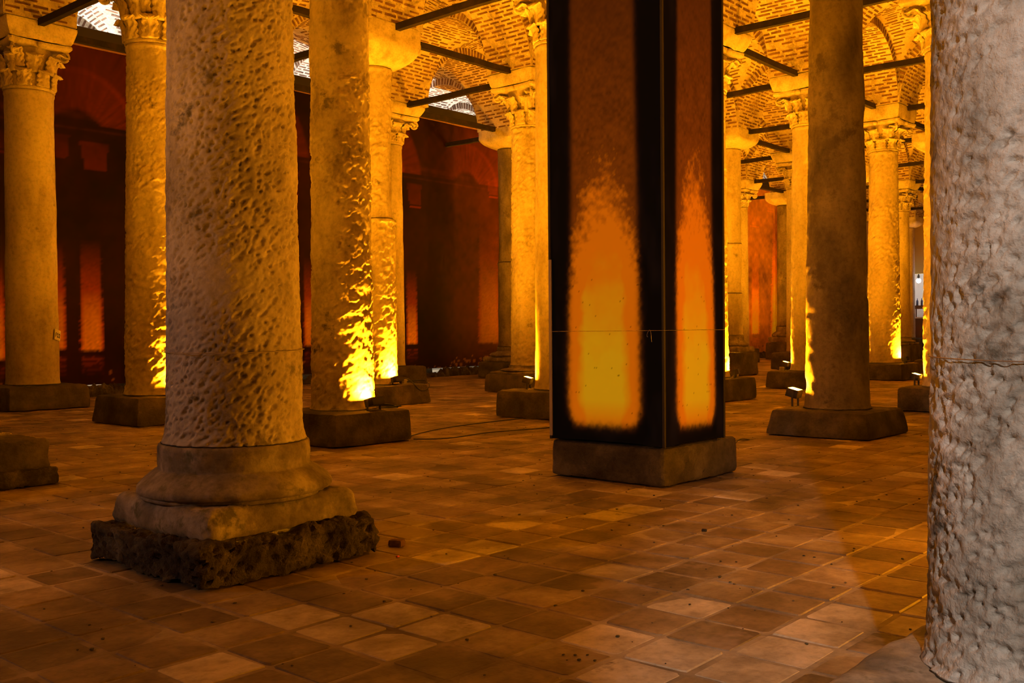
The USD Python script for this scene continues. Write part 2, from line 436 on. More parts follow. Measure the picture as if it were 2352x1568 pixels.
def bay_bricks(rg):
    soffit, face, web = [], [], []
    pitch = 0.098
    nc = int(np.pi * RI / pitch)
    for ax in (0, 1):
        for k in range(nc):
            a0 = (k + 0.5) / nc * np.pi
            off = (k % 2) * 0.17 + rg.uniform(-0.03, 0.03)
            w = -HA + off - 0.17
            while w < HA - 0.05:
                L = rg.uniform(0.24, 0.31)
                lo, hi = max(w, -HA + 0.012), min(w + L, HA - 0.012)
                w += L + rg.uniform(0.05, 0.09)
                if hi - lo < 0.09 or rg.random() < 0.07:
                    continue
                a = a0 + rg.uniform(-0.12, 0.12) * pitch / RI
                nrm = np.array([-np.cos(a), 0, np.sin(a)])       # outwards from the arch's centre
                tan = np.array([np.sin(a), rg.normal(0, 0.03), np.cos(a)])
                c = np.array([S / 2, (lo + hi) / 2, Z0]) + nrm * (RI + 0.012 - rg.uniform(-0.002, 0.004))
                v = orient_box(c, np.array([0, 1.0, 0]), tan, nrm, hi - lo, rg.uniform(0.034, 0.050), 0.04)
                soffit.append(v[:, [1, 0, 2]] if ax else v)
        nv = int(np.pi * RI / 0.115)
        for s in (-1, 1):
            for k in range(nv):
                a = (k + 0.5) / nv * np.pi + rg.uniform(-0.01, 0.01)
                nrm = np.array([-np.cos(a), 0, np.sin(a)]); tan = np.array([np.sin(a), 0, np.cos(a)])
                # radial depth left between soffit and vault
                t = np.linspace(0.02, 0.36, 18)
                pz = Z0 + (RI + t) * np.sin(a); px = -(RI + t) * np.cos(a)
                ok = (pz < web_z(px, np.full_like(px, HW)) - 0.02) & (np.abs(px) < HW)
                if ok.sum() < 3:
                    continue
                d = t[ok][-1] if ok[0] else 0
                if d < 0.08:
                    continue
                d = min(d, 0.30)
                c = np.array([S / 2, s * (HA + 0.004), Z0]) + nrm * (RI + 0.01 + d / 2)
                v = orient_box(c, nrm, tan, np.array([0, s, 0.0]), d - 0.01, rg.uniform(0.042, 0.058), 0.03)
                face.append(v[:, [1, 0, 2]] if ax else v)
    a1 = math.asin(HW / RW)
    ncw = int(2 * a1 * RW / 0.105)
    for ax in (0, 1):
        for k in range(ncw):
            ang = -a1 + (k + 0.5) / ncw * 2 * a1
            y = RW * math.sin(ang)
            for side in (-1, 1):
                lim = abs(y) + 0.05
                w = lim + rg.uniform(0, 0.2)
                while w < HW - 0.03:
                    L = rg.uniform(0.22, 0.32); hi = min(w + L, HW - 0.01)
                    if hi - w > 0.10 and rg.random() > 0.10:
                        xm = (w + hi) / 2 * side
                        p0 = np.array([w * side, y, float(web_z(np.array(w * side), np.array(y)))]); p1 = np.array([hi * side, y, float(web_z(np.array(hi * side), np.array(y)))])
                        av = p1 - p0; av /= np.linalg.norm(av)
                        e = 0.01
                        q = np.array([xm, y + e, float(web_z(np.array(xm), np.array(y + e)))]) - np.array([xm, y - e, float(web_z(np.array(xm), np.array(y - e)))])
                        q -= av * (q @ av); q /= np.linalg.norm(q)
                        nn = np.cross(av, q); nn *= np.sign(nn[2])
                        av = av + q * rg.normal(0, 0.03); c = (p0 + p1) / 2 + nn * (0.013 - rg.uniform(-0.002, 0.006)) + q * rg.normal(0, 0.006) + [S / 2, S / 2, 0]
                        v = orient_box(c, av, q, nn, hi - w, rg.uniform(0.030, 0.048), 0.04)
                        web.append(v[:, [1, 0, 2]] if ax else v)
                    w = hi + rg.uniform(0.05, 0.09)
    return soffit, face, web


def bricks_mesh(lst):
    v = np.vstack(lst); f = (np.arange(len(lst))[:, None, None] * 8 + BRICK_F[None]).reshape(-1, 3)
    return v, f


WEB, ARCH_X, ARCH_Y, PIER = bay_shell()
_sof, _fac, _web = bay_bricks(np.random.default_rng(3))
# a class prim per kind of bay: with bricks one by one, with joined bricks, and bare (outside the frame)
stage.CreateClassPrim('/Bays')


def bay_class(path, level):
    UsdGeom.Xform.Define(stage, path)
    part(path, 'vault', WEB, 'mortar', True)
    part(path, 'arch', ARCH_X, 'mortar', 40)
    part(path, 'arch', ARCH_Y, 'mortar', 40)
    part(path, 'pier', PIER, 'mortar')
    if level == 2:
        one = _sof[:] + _fac[:]
        one = [one[k] for k in np.random.default_rng(5).permutation(len(one))]
        for v in one[:298]:
            part(path, 'brick', (v, BRICK_F), 'brick_clay')
        part(path, 'brickwork', bricks_mesh(one[298:] + _web), 'brick_clay', kind='stuff')
    elif level == 1:
        part(path, 'brickwork', bricks_mesh(_sof + _fac + _web), 'brick_clay', kind='stuff')


for nm, lv in (('near_bay', 2), ('far_bay', 1), ('bare_bay', 0)):
    bay_class('/Bays/' + nm, lv)
NEAR = {(1, 1), (2, 1), (1, 2), (2, 2), (0, 2), (1, 3), (0, 3), (2, 3)}
for i in range(-3, 5):
    for j in range(-2, 12):
        c = project([[(j + .5) * S, (i + .5) * S, Z0 + 1.5], [(j + .5) * S, (i + .5) * S, Z0]])
        inview = (c[:, 2] > 8).any() and -350 < c[0, 0] < 2500 and c[:, 1].max() > -150
        x = UsdGeom.Xform.Define(stage, numbered('/World/ceiling'))
        x.AddTranslateOp().Set(Gf.Vec3d(j * S, i * S, 0))
        x.GetPrim().GetReferences().AddInternalReference('/Bays/' + ('near_bay' if (i, j) in NEAR else 'far_bay' if inview else 'bare_bay'))
        x.GetPrim().SetInstanceable(True)
        meta(x.GetPrim(), kind='structure')

# ------------------------------------------------------------------ the floor: square clay tiles in a mortar bed
TP, TX, TY = 0.37, 1.435, -3.12
floor = thing('floor', kind='structure')
fx = np.linspace(-14, 60, 150); fy = np.linspace(-14, 26, 82)
part(floor, 'mortar_bed', box(-14, 60, -14, 26, -0.25, -0.004), 'floor_mortar')
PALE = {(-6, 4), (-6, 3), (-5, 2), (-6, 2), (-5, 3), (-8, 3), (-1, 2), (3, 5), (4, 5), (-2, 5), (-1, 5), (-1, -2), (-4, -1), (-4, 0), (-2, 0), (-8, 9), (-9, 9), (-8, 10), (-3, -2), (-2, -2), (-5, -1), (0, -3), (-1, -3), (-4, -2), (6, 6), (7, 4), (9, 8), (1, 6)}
HIDE = [(-0.6, 0.6, -0.6, 0.6), (4.25, 5.4, -0.6, 0.6), (-0.6, 0.3, -5.4, -4.4)]
rgt_ = np.random.default_rng(11)
tiles = []
for a in range(-34, 110):
    for b in range(-34, 58):
        x, y = TX + (a + .5) * TP, TY + (b + .5) * TP
        q = project([[x, y, 0]])[0]
        if not (3.2 < q[2] < 33 and -120 < q[0] < 2460) or y > 17.0:
            continue
        if any(h[0] < x < h[1] and h[2] < y < h[3] for h in HIDE):
            continue
        tiles.append((q[2], a, b, x, y))
tiles.sort()


def tile_mesh(x, y, rg):
    h = TP / 2 - 0.008
    c = np.array([[-h, -h], [h, -h], [h, h], [-h, h]]) + rg.uniform(-0.010, 0.004, (4, 2)) * [[-1, -1], [1, -1], [1, 1], [-1, 1]]
    z = rg.uniform(-0.003, 0.003) + (c @ rg.uniform(-0.012, 0.012, 2))
    # worn corners: eight-sided outline with a bevelled edge
    ring = []
    for k in range(4):
        p, q = c[k], c[(k + 1) % 4]
        w = rg.uniform(0.015, 0.075, 2)
        ring += [(p * (1 - w[0]) + q * w[0], z[k]), (p * w[1] + q * (1 - w[1]), z[(k + 1) % 4])]
    o = np.array([r[0] for r in ring]); zz = np.array([r[1] for r in ring])
    top = np.c_[o * 0.955, zz]; mid = np.c_[o, zz - 0.007]; bot = np.c_[o, np.full(8, -0.03)]
    v = np.vstack([top, mid, bot]); v[:, 0] += x; v[:, 1] += y
    f = [[0, k, k + 1] for k in range(1, 7)]
    for r in (0, 8):
        for k in range(8):
            m = (k + 1) % 8
            f += [[r + k, r + 8 + k, r + 8 + m], [r + k, r + 8 + m, r + m]]
    return v, np.array(f)


rest = {}
for n, (d, a, b, x, y) in enumerate(tiles):
    t = tile_mesh(x, y, rgt_)
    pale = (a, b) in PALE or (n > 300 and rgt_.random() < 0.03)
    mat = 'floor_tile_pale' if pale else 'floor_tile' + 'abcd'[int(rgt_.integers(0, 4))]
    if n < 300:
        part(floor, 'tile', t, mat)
    else:
        rest.setdefault(mat, []).append(t)
for mat in sorted(rest):
    part(floor, 'paving', join(rest[mat]), mat, kind='stuff')

# ------------------------------------------------------------------ columns
ZT = Z0                        # top of every impost


def bell_r(t, r0, r1):
    return r0 + (r1 - r0) * (0.25 * t + 0.75 * t ** 2.2)


def leaf(zb, h, thc, width, r0, r1, zc, hc, curl, seed):
    """One acanthus leaf on the bell: scalloped edge, ribbed face, tip curling outwards."""
    nu, nv = 15, 17
    u, v = np.meshgrid(np.linspace(-1, 1, nu), np.linspace(0, 1, nv))
    lobe = 0.66 + 0.34 * np.abs(np.sin(v * np.pi * 4 + 0.5)) ** 0.7
    w = width * (1 - 0.12 * v) * lobe * np.where(v > 0.85, np.sqrt(np.maximum(1 - ((v - 0.85) / 0.16) ** 2, 0.02)), 1)
    zz = zb + h * np.minimum(v, 0.86) - h * 0.22 * np.clip(v - 0.86, 0, 1) / 0.14 * 0.8
    R = bell_r(np.clip((zz - zc) / hc, 0, 1), r0, r1) + 0.018
    out = curl * np.clip((v - 0.45) / 0.55, 0, 1) ** 2.0
    au = np.abs(u)
    rib = 0.032 * np.cos(u * np.pi * 0.5) + 0.010 * np.cos(au * 9 - v * 11) * (au > 0.12) + 0.012 * np.exp(-(u / 0.10) ** 2)
    for kv in (0.28, 0.53, 0.78):      # drilled eyes between the lobes
        rib = rib - 0.045 * np.exp(-((au - 0.52) / 0.13) ** 2 - ((v - kv) / 0.055) ** 2)
    Rf = R + out + rib
    th = thc + u * w / np.maximum(R, 0.1)
    F = np.stack([Rf * np.cos(th), Rf * np.sin(th), zz], -1).reshape(-1, 3)
    Rb = R + out - 0.03
    B = np.stack([Rb * np.cos(th), Rb * np.sin(th), zz - 0.012 * v], -1).reshape(-1, 3)
    f = grid_faces(nu, nv)
    k = nu * nv
    loop = list(range(nu)) + [nu * r + nu - 1 for r in range(1, nv)] + [nu * (nv - 1) + c for c in range(nu - 2, -1, -1)] + [nu * r for r in range(nv - 2, 0, -1)]
    side = []
    for a, b in zip(loop, loop[1:] + loop[:1]):
        side += [[a, k + a, k + b], [a, k + b, b]]
    return np.vstack([F, B]), np.vstack([f, f[:, ::-1] + k, side])


def abacus(s, z0, z1, dent=0.10, n=9):
    """A four-cornered slab with hollow sides and cut corners."""
    pts = []
    for k in range(4):
        ang = k * np.pi / 2
        t = np.linspace(-0.90, 0.90, n)
        p = np.stack([np.full(n, s) - dent * s * (1 - t ** 2) * 1.3, t * s], 1)
        rot = np.array([[np.cos(ang), -np.sin(ang)], [np.sin(ang), np.cos(ang)]])
        pts.append(p @ rot.T)
    o = np.vstack(pts); m = len(o)
    rows = [np.c_[o * k, np.full(m, z)] for k, z in ((0.90, z0), (0.97, z0 + (z1 - z0) * .35), (1.0, z0 + (z1 - z0) * .6), (1.0, z1))]
    v = np.vstack(rows); f = grid_faces(m, 4, True)
    v = np.vstack([v, [[0, 0, z0], [0, 0, z1]]])
    i = np.arange(m); j = (i + 1) % m
    return v, np.vstack([f, np.stack([np.full(m, 4 * m), j, i], 1), np.stack([np.full(m, 4 * m + 1), i + 3 * m, j + 3 * m], 1)])


def corinthian(parent, c, r, z0, z1, mat, seed, s=0.56, detail=True):
    rg = np.random.default_rng(seed)
    h = z1 - z0
    ab = 0.11
    def at(m):
        v, f = m
        return np.asarray(v) + [c[0], c[1], 0], f
    ring = [(r * 0.98, z0 - 0.01), (r + 0.025, z0 + 0.01), (r + 0.025, z0 + 0.04), (r, z0 + 0.06)]
    prof = ring + [(max(r * 0.93, bell_r(t, r, s * 0.82) - 0.045), z0 + 0.06 + (h - ab - 0.06) * t) for t in np.linspace(0.05, 1, 14)]
    cp = part(parent, 'capital', lathe(prof, 40, c, 0.008, seed), mat, 40)
    hb = h - ab
    n1 = 8 if detail else 6
    for k in range(n1):
        part(cp, 'leaf', at(leaf(z0 + 0.05, hb * 0.46, 2 * np.pi * k / n1 + 0.2, 0.155, r, s * .82, z0 + .06, hb - .06, 0.115, seed)), mat, True)
    for k in range(n1):
        part(cp, 'leaf', at(leaf(z0 + 0.10 + hb * 0.28, hb * 0.50, 2 * np.pi * (k + .5) / n1 + 0.2, 0.165, r, s * .82, z0 + .06, hb - .06, 0.16, seed + 1)), mat, True)
    for k in range(4):
        a = np.pi / 4 + k * np.pi / 2
        part(cp, 'leaf', at(leaf(z0 + hb * 0.50, hb * 0.50, a, 0.13, r, s * 0.84, z0 + .06, hb - .06, s * 0.44, seed + 2)), mat, True)
        # volute: a small scroll under each corner of the slab
        t = np.linspace(0, 3.2 * np.pi, 40); rr = 0.095 * (1 - t / (3.6 * np.pi)) + 0.012
        e = np.array([np.cos(a), np.sin(a), 0]); q = np.array([0, 0, 1.0])
        path = np.array([c[0], c[1], z1 - ab - 0.10]) + e * (s * 1.14) + rr[:, None] * (np.cos(t)[:, None] * q + np.sin(t)[:, None] * e)
        part(cp, 'volute', tube(path, 0.030, 7), mat, True)
    part(cp, 'abacus', at(abacus(s * 1.06, z1 - ab, z1)), mat, 40)
    for k in range(4):
        a = k * np.pi / 2
        e = np.array([np.cos(a), np.sin(a)]) * (s * 0.93)
        b = trimesh.creation.icosphere(2, 0.075); b.apply_scale([1, 1, 0.8]); b.apply_translation([c[0] + e[0], c[1] + e[1], z1 - ab * 0.5])
        part(cp, 'boss', (np.array(b.vertices), np.array(b.faces)), mat, True)
    return cp


def cushion(parent, c, r, z0, z1, s, mat, seed):
    """A plain capital: from the round shaft it swells to a square block."""
    n = 64; rows = []
    th = np.arange(n) / n * 2 * np.pi
    hs = (z1 - z0) * 0.58
    for t in np.linspace(0, 1, 14):
        R = r * 1.02 + (s - r * 1.02) * (1 - (1 - t) ** 2.1) ** 0.72
        ex = 2.0 + 9 * t ** 1.3
        k = (np.abs(np.cos(th)) ** ex + np.abs(np.sin(th)) ** ex) ** (-1 / ex)
        rows.append(np.stack([R * k * np.cos(th), R * k * np.sin(th), np.full(n, z0 + hs * t)], 1))
    for t in np.linspace(0.12, 1, 8):
        ex = 11
        k = (np.abs(np.cos(th)) ** ex + np.abs(np.sin(th)) ** ex) ** (-1 / ex)
        rows.append(np.stack([s * k * np.cos(th), s * k * np.sin(th), np.full(n, z0 + hs + (z1 - z0 - hs) * t)], 1))
    v = np.vstack(rows)
    d = (fbm(v * 6 + [c[0], c[1], 0], 4, seed) - 0.5) * 0.05 * (v[:, 2] > z0 + hs * 0.9)
    v[:, :2] *= (1 + d / s)[:, None]
    f = grid_faces(n, len(rows), True)
    k = len(v); i = np.arange(n); j = (i + 1) % n; m = len(rows)
    v = np.vstack([v, [[0, 0, z0], [0, 0, z1]]])
    f = np.vstack([f, np.stack([np.full(n, k), j, i], 1), np.stack([np.full(n, k + 1), i + (m - 1) * n, j + (m - 1) * n], 1)])
    v[:, 0] += c[0]; v[:, 1] += c[1]
    return part(parent, 'capital', (v, f), mat, 35)


def impost(parent, c, s0, s1, z0, z1, seed, mat='capital_stone'):
    m = rough_block(c, s1, s1, z0, z1, 0.05, 0.025, 0.09, seed, 0.0, 4.0)
    v = m[0]; t = np.clip((v[:, 2] - z0) / (z1 - z0), 0, 1)
    k = s0 / s1 + (1 - s0 / s1) * np.minimum(1, t / 0.75) ** 0.8
    v[:, 0] = c[0] + (v[:, 0] - c[0]) * k; v[:, 1] = c[1] + (v[:, 1] - c[1]) * k
    return part(parent, 'impost', (v, m[1]), mat, 40)


def attic(parent, c, r, z0, z1, s, mat, seed):
    """Moulded base: square slab, torus, hollow and fillet up to the shaft."""
    h = z1 - z0
    part(parent, 'base_slab', rough_block(c, s, s, z0, z0 + h * 0.36, 0.07, 0.02, 0.05, seed, 0.02, 4), mat, 40)
    zb = z0 + h * 0.35
    hh = z1 - zb
    pr = [(s * 0.96, zb), (s * 1.02, zb + hh * .10), (s * 1.03, zb + hh * .20), (s * 0.99, zb + hh * .30), (s * .94, zb + hh * .38), (r * 1.22, zb + hh * .50), (r * 1.12, zb + hh * .56), (r * 1.10, zb + hh * .60), (r * 1.10, zb + hh * .96), (r * 1.07, z1)]
    part(parent, 'moulding', lathe(dense(pr, 0.02), 96, c, 0.012, seed), mat, 40)


COL = {}


def column(ij, label, r0, r1, zb, cap, mode='smooth', mat='marble_warm', group=None, block=0.68, off=(0, 0), zc=None, zfine=None, res=0.04, imp=7.18, base=None, joints=(), caps=0.56, blockmat='plinth_stone', taper=0.03, bseed=None, shaft_off=(0, 0), name='column'):
    c = np.array([ij[1] * S + off[0], ij[0] * S + off[1]])
    seed = (ij[0] * 31 + ij[1] * 7 + 500) % 1000
    t = thing(name, label, 'column', group)
    COL[ij] = (t, c, r0, r1, zb)
    part(t, 'plinth', rough_block(c, block, block * 1.0, 0.0, zb, 0.06, 0.03, 0.08, bseed or seed, taper, 2.6), blockmat, 40)
    zs = zb
    if base:
        attic(t, c, r0, zb - 0.01, base, block * 0.88, 'base_stone', seed)
        zs = base
    zc = zc or (6.3 if cap == 'corinthian' else 7.0)
    cuts = [zs] + list(joints) + [zc]
    for k in range(len(cuts) - 1):
        a = (cuts[k] - zs) / (zc - zs); b = (cuts[k + 1] - zs) / (zc - zs)
        ra, rb = r0 + (r1 - r0) * a - (0.03 if k else 0), r0 + (r1 - r0) * b
        part(t, 'shaft', shaft(c + np.array(shaft_off) * k, ra, rb, cuts[k] + (0.008 if k else 0), cuts[k + 1], mode, seed + k, zfine, res), mat, True)
    rt = r1 * 1.02
    if cap == 'corinthian':
        corinthian(t, c, rt, zc, imp, 'capital_stone', seed, caps)
        impost(t, c, caps * 0.98, 0.70, imp, ZT, seed + 3)
    elif cap == 'cushion':
        cushion(t, c, rt, zc, ZT, 0.72, 'capital_stone', seed)
    return t


# the nearest two, in the frame's foreground
A = np.array([0.0, 0.0])
t = thing('column', 'thick pitted marble column on moulded base and rough dark block, foreground left', 'column')
part(t, 'rough_plinth', rough_block(A + [-0.02, -0.01], 0.67, 0.67, 0.0, 0.25, 0.04, 0.085, 0.018, 21, 0.0, 5.5, 0.055), 'rough_stone', 60)
part(t, 'base_slab', rough_block(A, 0.60, 0.60, 0.235, 0.45, 0.075, 0.03, 0.02, 22, 0.05, 5, 0.012), 'base_stone', 50)
pr = [(0.58, 0.43), (0.595, 0.445), (0.590, 0.458), (0.617, 0.468), (0.630, 0.488), (0.624, 0.510), (0.600, 0.535), (0.560, 0.572), (0.520, 0.602), (0.505, 0.610), (0.492, 0.616), (0.492, 0.750), (0.482, 0.774), (0.44, 0.780)]
part(t, 'moulding', lathe(dense(pr, 0.012), 220, A, 0.022, 23, freq=7), 'base_stone', 50)
part(t, 'shaft', shaft(A, 0.442, 0.355, 0.78, 6.9, 'pitted', 31, 4.25, 0.0095), 'marble_pitted', True)
cushion(t, A, 0.362, 6.9, ZT, 0.72, 'capital_stone', 5)
COL[(0, 0)] = (t, A, 0.44, 0.36, 0.25)

B = np.array([0.077, -4.938])
t = thing('column', 'large pale grey chiselled column cut off by the right edge, nearest to viewer', 'column')
part(t, 'plinth', rough_block(B + [-0.42, -0.08], 0.74, 0.70, 0.0, 0.30, 0.07, 0.025, 0.03, 41, 0.0, 3), 'base_stone', 40)
part(t, 'shaft', shaft(B, 0.452, 0.37, 0.30, 6.9, 'pitted', 47, 3.2, 0.0085), 'marble_grey', True)
cushion(t, B, 0.38, 6.9, ZT, 0.72, 'capital_stone', 6)
COL[(-1, 0)] = (t, B, 0.45, 0.37, 0.3)

# L: only its layered block shows at the left edge
c = np.array([0.0, S])
t = thing('column', 'layered dark stone block at the left edge under a column outside the frame', 'column')
part(t, 'rough_plinth', rough_block(c, 0.70, 0.71, 0.0, 0.17, 0.04, 0.04, 0.03, 51, 0.0, 4, 0.03), 'rough_stone', 40)
part(t, 'plinth', rough_block(c, 0.655, 0.665, 0.15, 0.46, 0.05, 0.04, 0.035, 52, 0.02, 4, 0.02), 'plinth_stone', 40)
part(t, 'shaft', shaft(c - [0.06, -0.06], 0.40, 0.34, 0.46, 6.9, 'lumpy', 53, None, 0.06), 'marble_warm', True)
cushion(t, c - [0.06, -0.06], 0.35, 6.9, ZT, 0.72, 'capital_stone', 7)
COL[(1, 0)] = (t, c, 0.40, 0.34, 0.46)

column((1, 1), 'mottled brown column with blazing lamp on its right foot, second row left of centre', 0.415, 0.375, 0.44, 'cushion', 'lumpy', 'marble_pitted', block=0.66, zfine=5.6, res=0.019, taper=0.02, off=(0.0, -0.02))
column((0, 2), 'dark brown column with lamp glowing on left, standing right of the lantern box', 0.43, 0.33, 0.36, 'cushion', 'chipped', 'marble_dark', block=0.745, zfine=6.2, res=0.022, taper=0.10)
column((3, 1), 'leftmost whole column, leaf capital and small F12 plate', 0.49, 0.445, 0.47, 'corinthian', 'smooth', 'marble_warm', block=0.80, zc=6.27, res=0.035, off=(0.05, 0.0), caps=0.60)
column((2, 1), 'column with lamp-lit right edge and tall leaf capital, behind the foreground pitted column', 0.49, 0.40, 0.46, 'corinthian', 'lumpy', 'marble_warm', block=0.78, zc=6.22, res=0.022, caps=0.66, taper=0.09, imp=7.25)
column((2, 2), 'column of two offset drums under swelling plain block capital', 0.42, 0.385, 0.40, 'cushion', 'lumpy', 'marble_warm', block=0.80, zc=6.78, res=0.024, joints=(3.74,), shaft_off=(-0.03, 0.03), taper=0.08)
column((1, 2), 'column just left of the lantern box with star-bright lamp at its foot', 0.43, 0.375, 0.46, 'corinthian', 'smooth', 'marble_warm', block=0.80, res=0.03, off=(-0.05, 0.05))
column((2, 3), 'column with crisp leaf capital and right edge catching light, left of the lantern box', 0.46, 0.40, 0.44, 'corinthian', 'lumpy', 'marble_warm', block=0.80, zc=6.27, res=0.026, caps=0.64, base=0.62, imp=7.22)
column((3, 3), 'slender column with weathered leaf capital, behind the two-drum column', 0.37, 0.33, 0.52, 'corinthian', 'smooth', 'marble_warm', block=0.70, zc=6.5, res=0.04, caps=0.58, imp=7.25, off=(-0.05, 0.05))
column((3, 4), 'dim grey-brown jointed column with plain swelling capital before the dark banner', 0.40, 0.37, 0.50, 'cushion', 'smooth', 'marble_dark', block=0.75, zc=7.02, res=0.04, joints=(3.55,), base=0.95)
column((1, 3), 'column half hidden by the right side of the lantern box, edge brightly lit', 0.42, 0.37, 0.46, 'corinthian', 'lumpy', 'marble_warm', block=0.74, res=0.028, zc=6.3)
column((1, 4), 'column with lamp and small box at left foot, just behind the dark brown column', 0.44, 0.38, 0.42, 'corinthian', 'chipped', 'marble_warm', block=0.80, zc=6.35, res=0.028, caps=0.62, taper=0.06)
column((1, 5), 'bright orange column with leaf capital, right of the dark brown column', 0.445, 0.375, 0.46, 'corinthian', 'lumpy', 'marble_warm', block=0.78, zc=6.36, res=0.03, caps=0.66, taper=0.06, imp=7.15)
column((2, 5), 'cracked column on tall moulded base with plain capital, right of the lantern box', 0.40, 0.375, 0.72, 'cushion', 'chipped', 'marble_warm', block=0.66, zc=7.02, res=0.035, joints=(2.55, 4.1), base=1.24)
column((0, 3), 'column mostly hidden behind the large pale right-hand column, lamp at left', 0.45, 0.40, 0.42, 'corinthian', 'lumpy', 'marble_warm', block=0.72, res=0.03, caps=0.66)
column((3, 7), 'distant slim column with leaf capital, next to the cracked column', 0.36, 0.32, 0.6, 'corinthian', 'smooth', 'marble_warm', block=0.6, res=0.06, zc=6.5)
column((3, 8), 'distant column with plain capital on dark moulded base before bright banner panel', 0.40, 0.37, 0.8, 'cushion', 'smooth', 'marble_dark', block=0.70, res=0.06, zc=7.0, base=1.5, off=(-0.2, 0.2))
column((2, 6), 'distant column between the banner and the column with the boxed lamp', 0.40, 0.36, 0.6, 'corinthian', 'smooth', 'marble_warm', block=0.72, res=0.06)
column((2, 8), 'distant orange column with leaf capital, second right of the dark brown column', 0.44, 0.39, 0.7, 'corinthian', 'smooth', 'marble_warm', block=0.72, res=0.06, base=1.0)
column((3, 11), 'farthest visible column with plain capital, beside the lit stall', 0.42, 0.39, 0.8, 'cushion', 'smooth', 'marble_warm', block=0.72, res=0.08)
HIDDEN = [(3, 2), (2, 4), (3, 5), (3, 6), (2, 7), (1, 6), (0, 4), (2, 9), (3, 9), (3, 10), (0, 5), (1, 7), (2, 10), (2, 0), (3, 0)]
BACK = [(4, j) for j in range(0, 11)]
OFF = [(-1, -1), (-1, 1), (0, -1), (1, -1), (-2, 0), (-2, 1), (-1, 2), (-2, -1)]
for ij in HIDDEN + BACK + OFF:
    column(ij, 'plain stone column standing wholly behind nearer columns, banner or frame edge', 0.43, 0.37, 0.42, 'cushion', 'smooth', 'marble_warm', 'columns hidden behind nearer ones', res=0.11)

# ------------------------------------------------------------------ the printed box around the column right of centre
px0, px1, py0, py1 = 4.13, 5.24, -0.715, 0.635
t = thing('display_box', 'tall dark four-sided box printed with glowing columns, on a stone block right of centre', 'display box')
part(t, 'plinth', rough_block((4.83, -0.03), 0.70, 0.69, 0.0, 0.375, 0.05, 0.022, 0.03, 61, 0.01, 3.5, 0.012), 'plinth_stone', 40)
ZB, ZP = 0.385, 7.47


def column_print(s, z, w0, w1, seed):
    """The picture printed on a panel: a column lit from below against black. s: 0..1 across, z in metres."""
    P = np.stack([s * 1.3, np.full_like(s, seed * 3.1), z], -1)
    n1 = fbm(P * [7, 1, 5], 4, seed) - 0.5; n2 = fbm(P * [30, 1, 22], 3, seed + 1) - 0.5
    c = (w0 + w1) / 2; hw = (w1 - w0) / 2 * (1 + 0.03 * np.clip(2 - z, -1, 1.5) - 0.04 * np.clip((z - 1.5) / 2.5, 0, 1.5))
    e = (s - c) / hw
    bot = 0.56
    corner = np.clip((bot + 0.22 - z) / 0.22, 0, 1)
    inside = 1 / (1 + np.exp((np.abs(e) - 1 + 0.16 * corner ** 2 + n2 * 0.10) / 0.035)) / (1 + np.exp((bot - z + n2 * 0.05) / 0.015))
    lvl = np.clip((z - 0.55) / 3.6, 0, 1)
    core = np.array([0.56, 0.265, 0.003]); orange = np.array([0.58, 0.125, 0.001]); brown = np.array([0.13, 0.026, 0.001]); deep = np.array([0.055, 0.011, 0.001])
    ring = np.clip((np.abs(e) - 0.52 + n1 * 0.25) / 0.28, 0, 1) + np.clip((0.80 - z) / 0.2, 0, 1) * 0.8
    ring = np.clip(ring + np.clip((z - 1.25 + n1 * 0.6) / 0.9, 0, 1), 0, 1)
    col = core * (1 - ring[..., None]) + orange * ring[..., None]
    up = np.clip((z - 2.62 + np.abs(e) ** 2 * 0.75 + n1 * 0.8 + n2 * 0.9) / 0.55, 0, 1)
    col = col * (1 - up[..., None]) + (brown * (1 + n2[..., None] * 1.1 + n1[..., None] * 0.6)) * up[..., None]
    up2 = np.clip((z - 3.2) / 2.2, 0, 1)
    col = col * (1 - up2[..., None]) + deep * up2[..., None]
    specks = (fbm(P * [60, 1, 45], 2, seed + 7) > 0.80)
    col = np.where((specks & (z < 2))[..., None], col * 0.35, col)
    back = np.array([0.0022, 0.0012, 0.0008]) + np.clip(fbm(P * [5, 1, 1.5], 3, seed + 4) - 0.5, 0, 1)[..., None] * np.array([0.02, 0.008, 0.004])
    return np.clip(col * inside[..., None] + back * (1 - inside[..., None]), 0, 1)


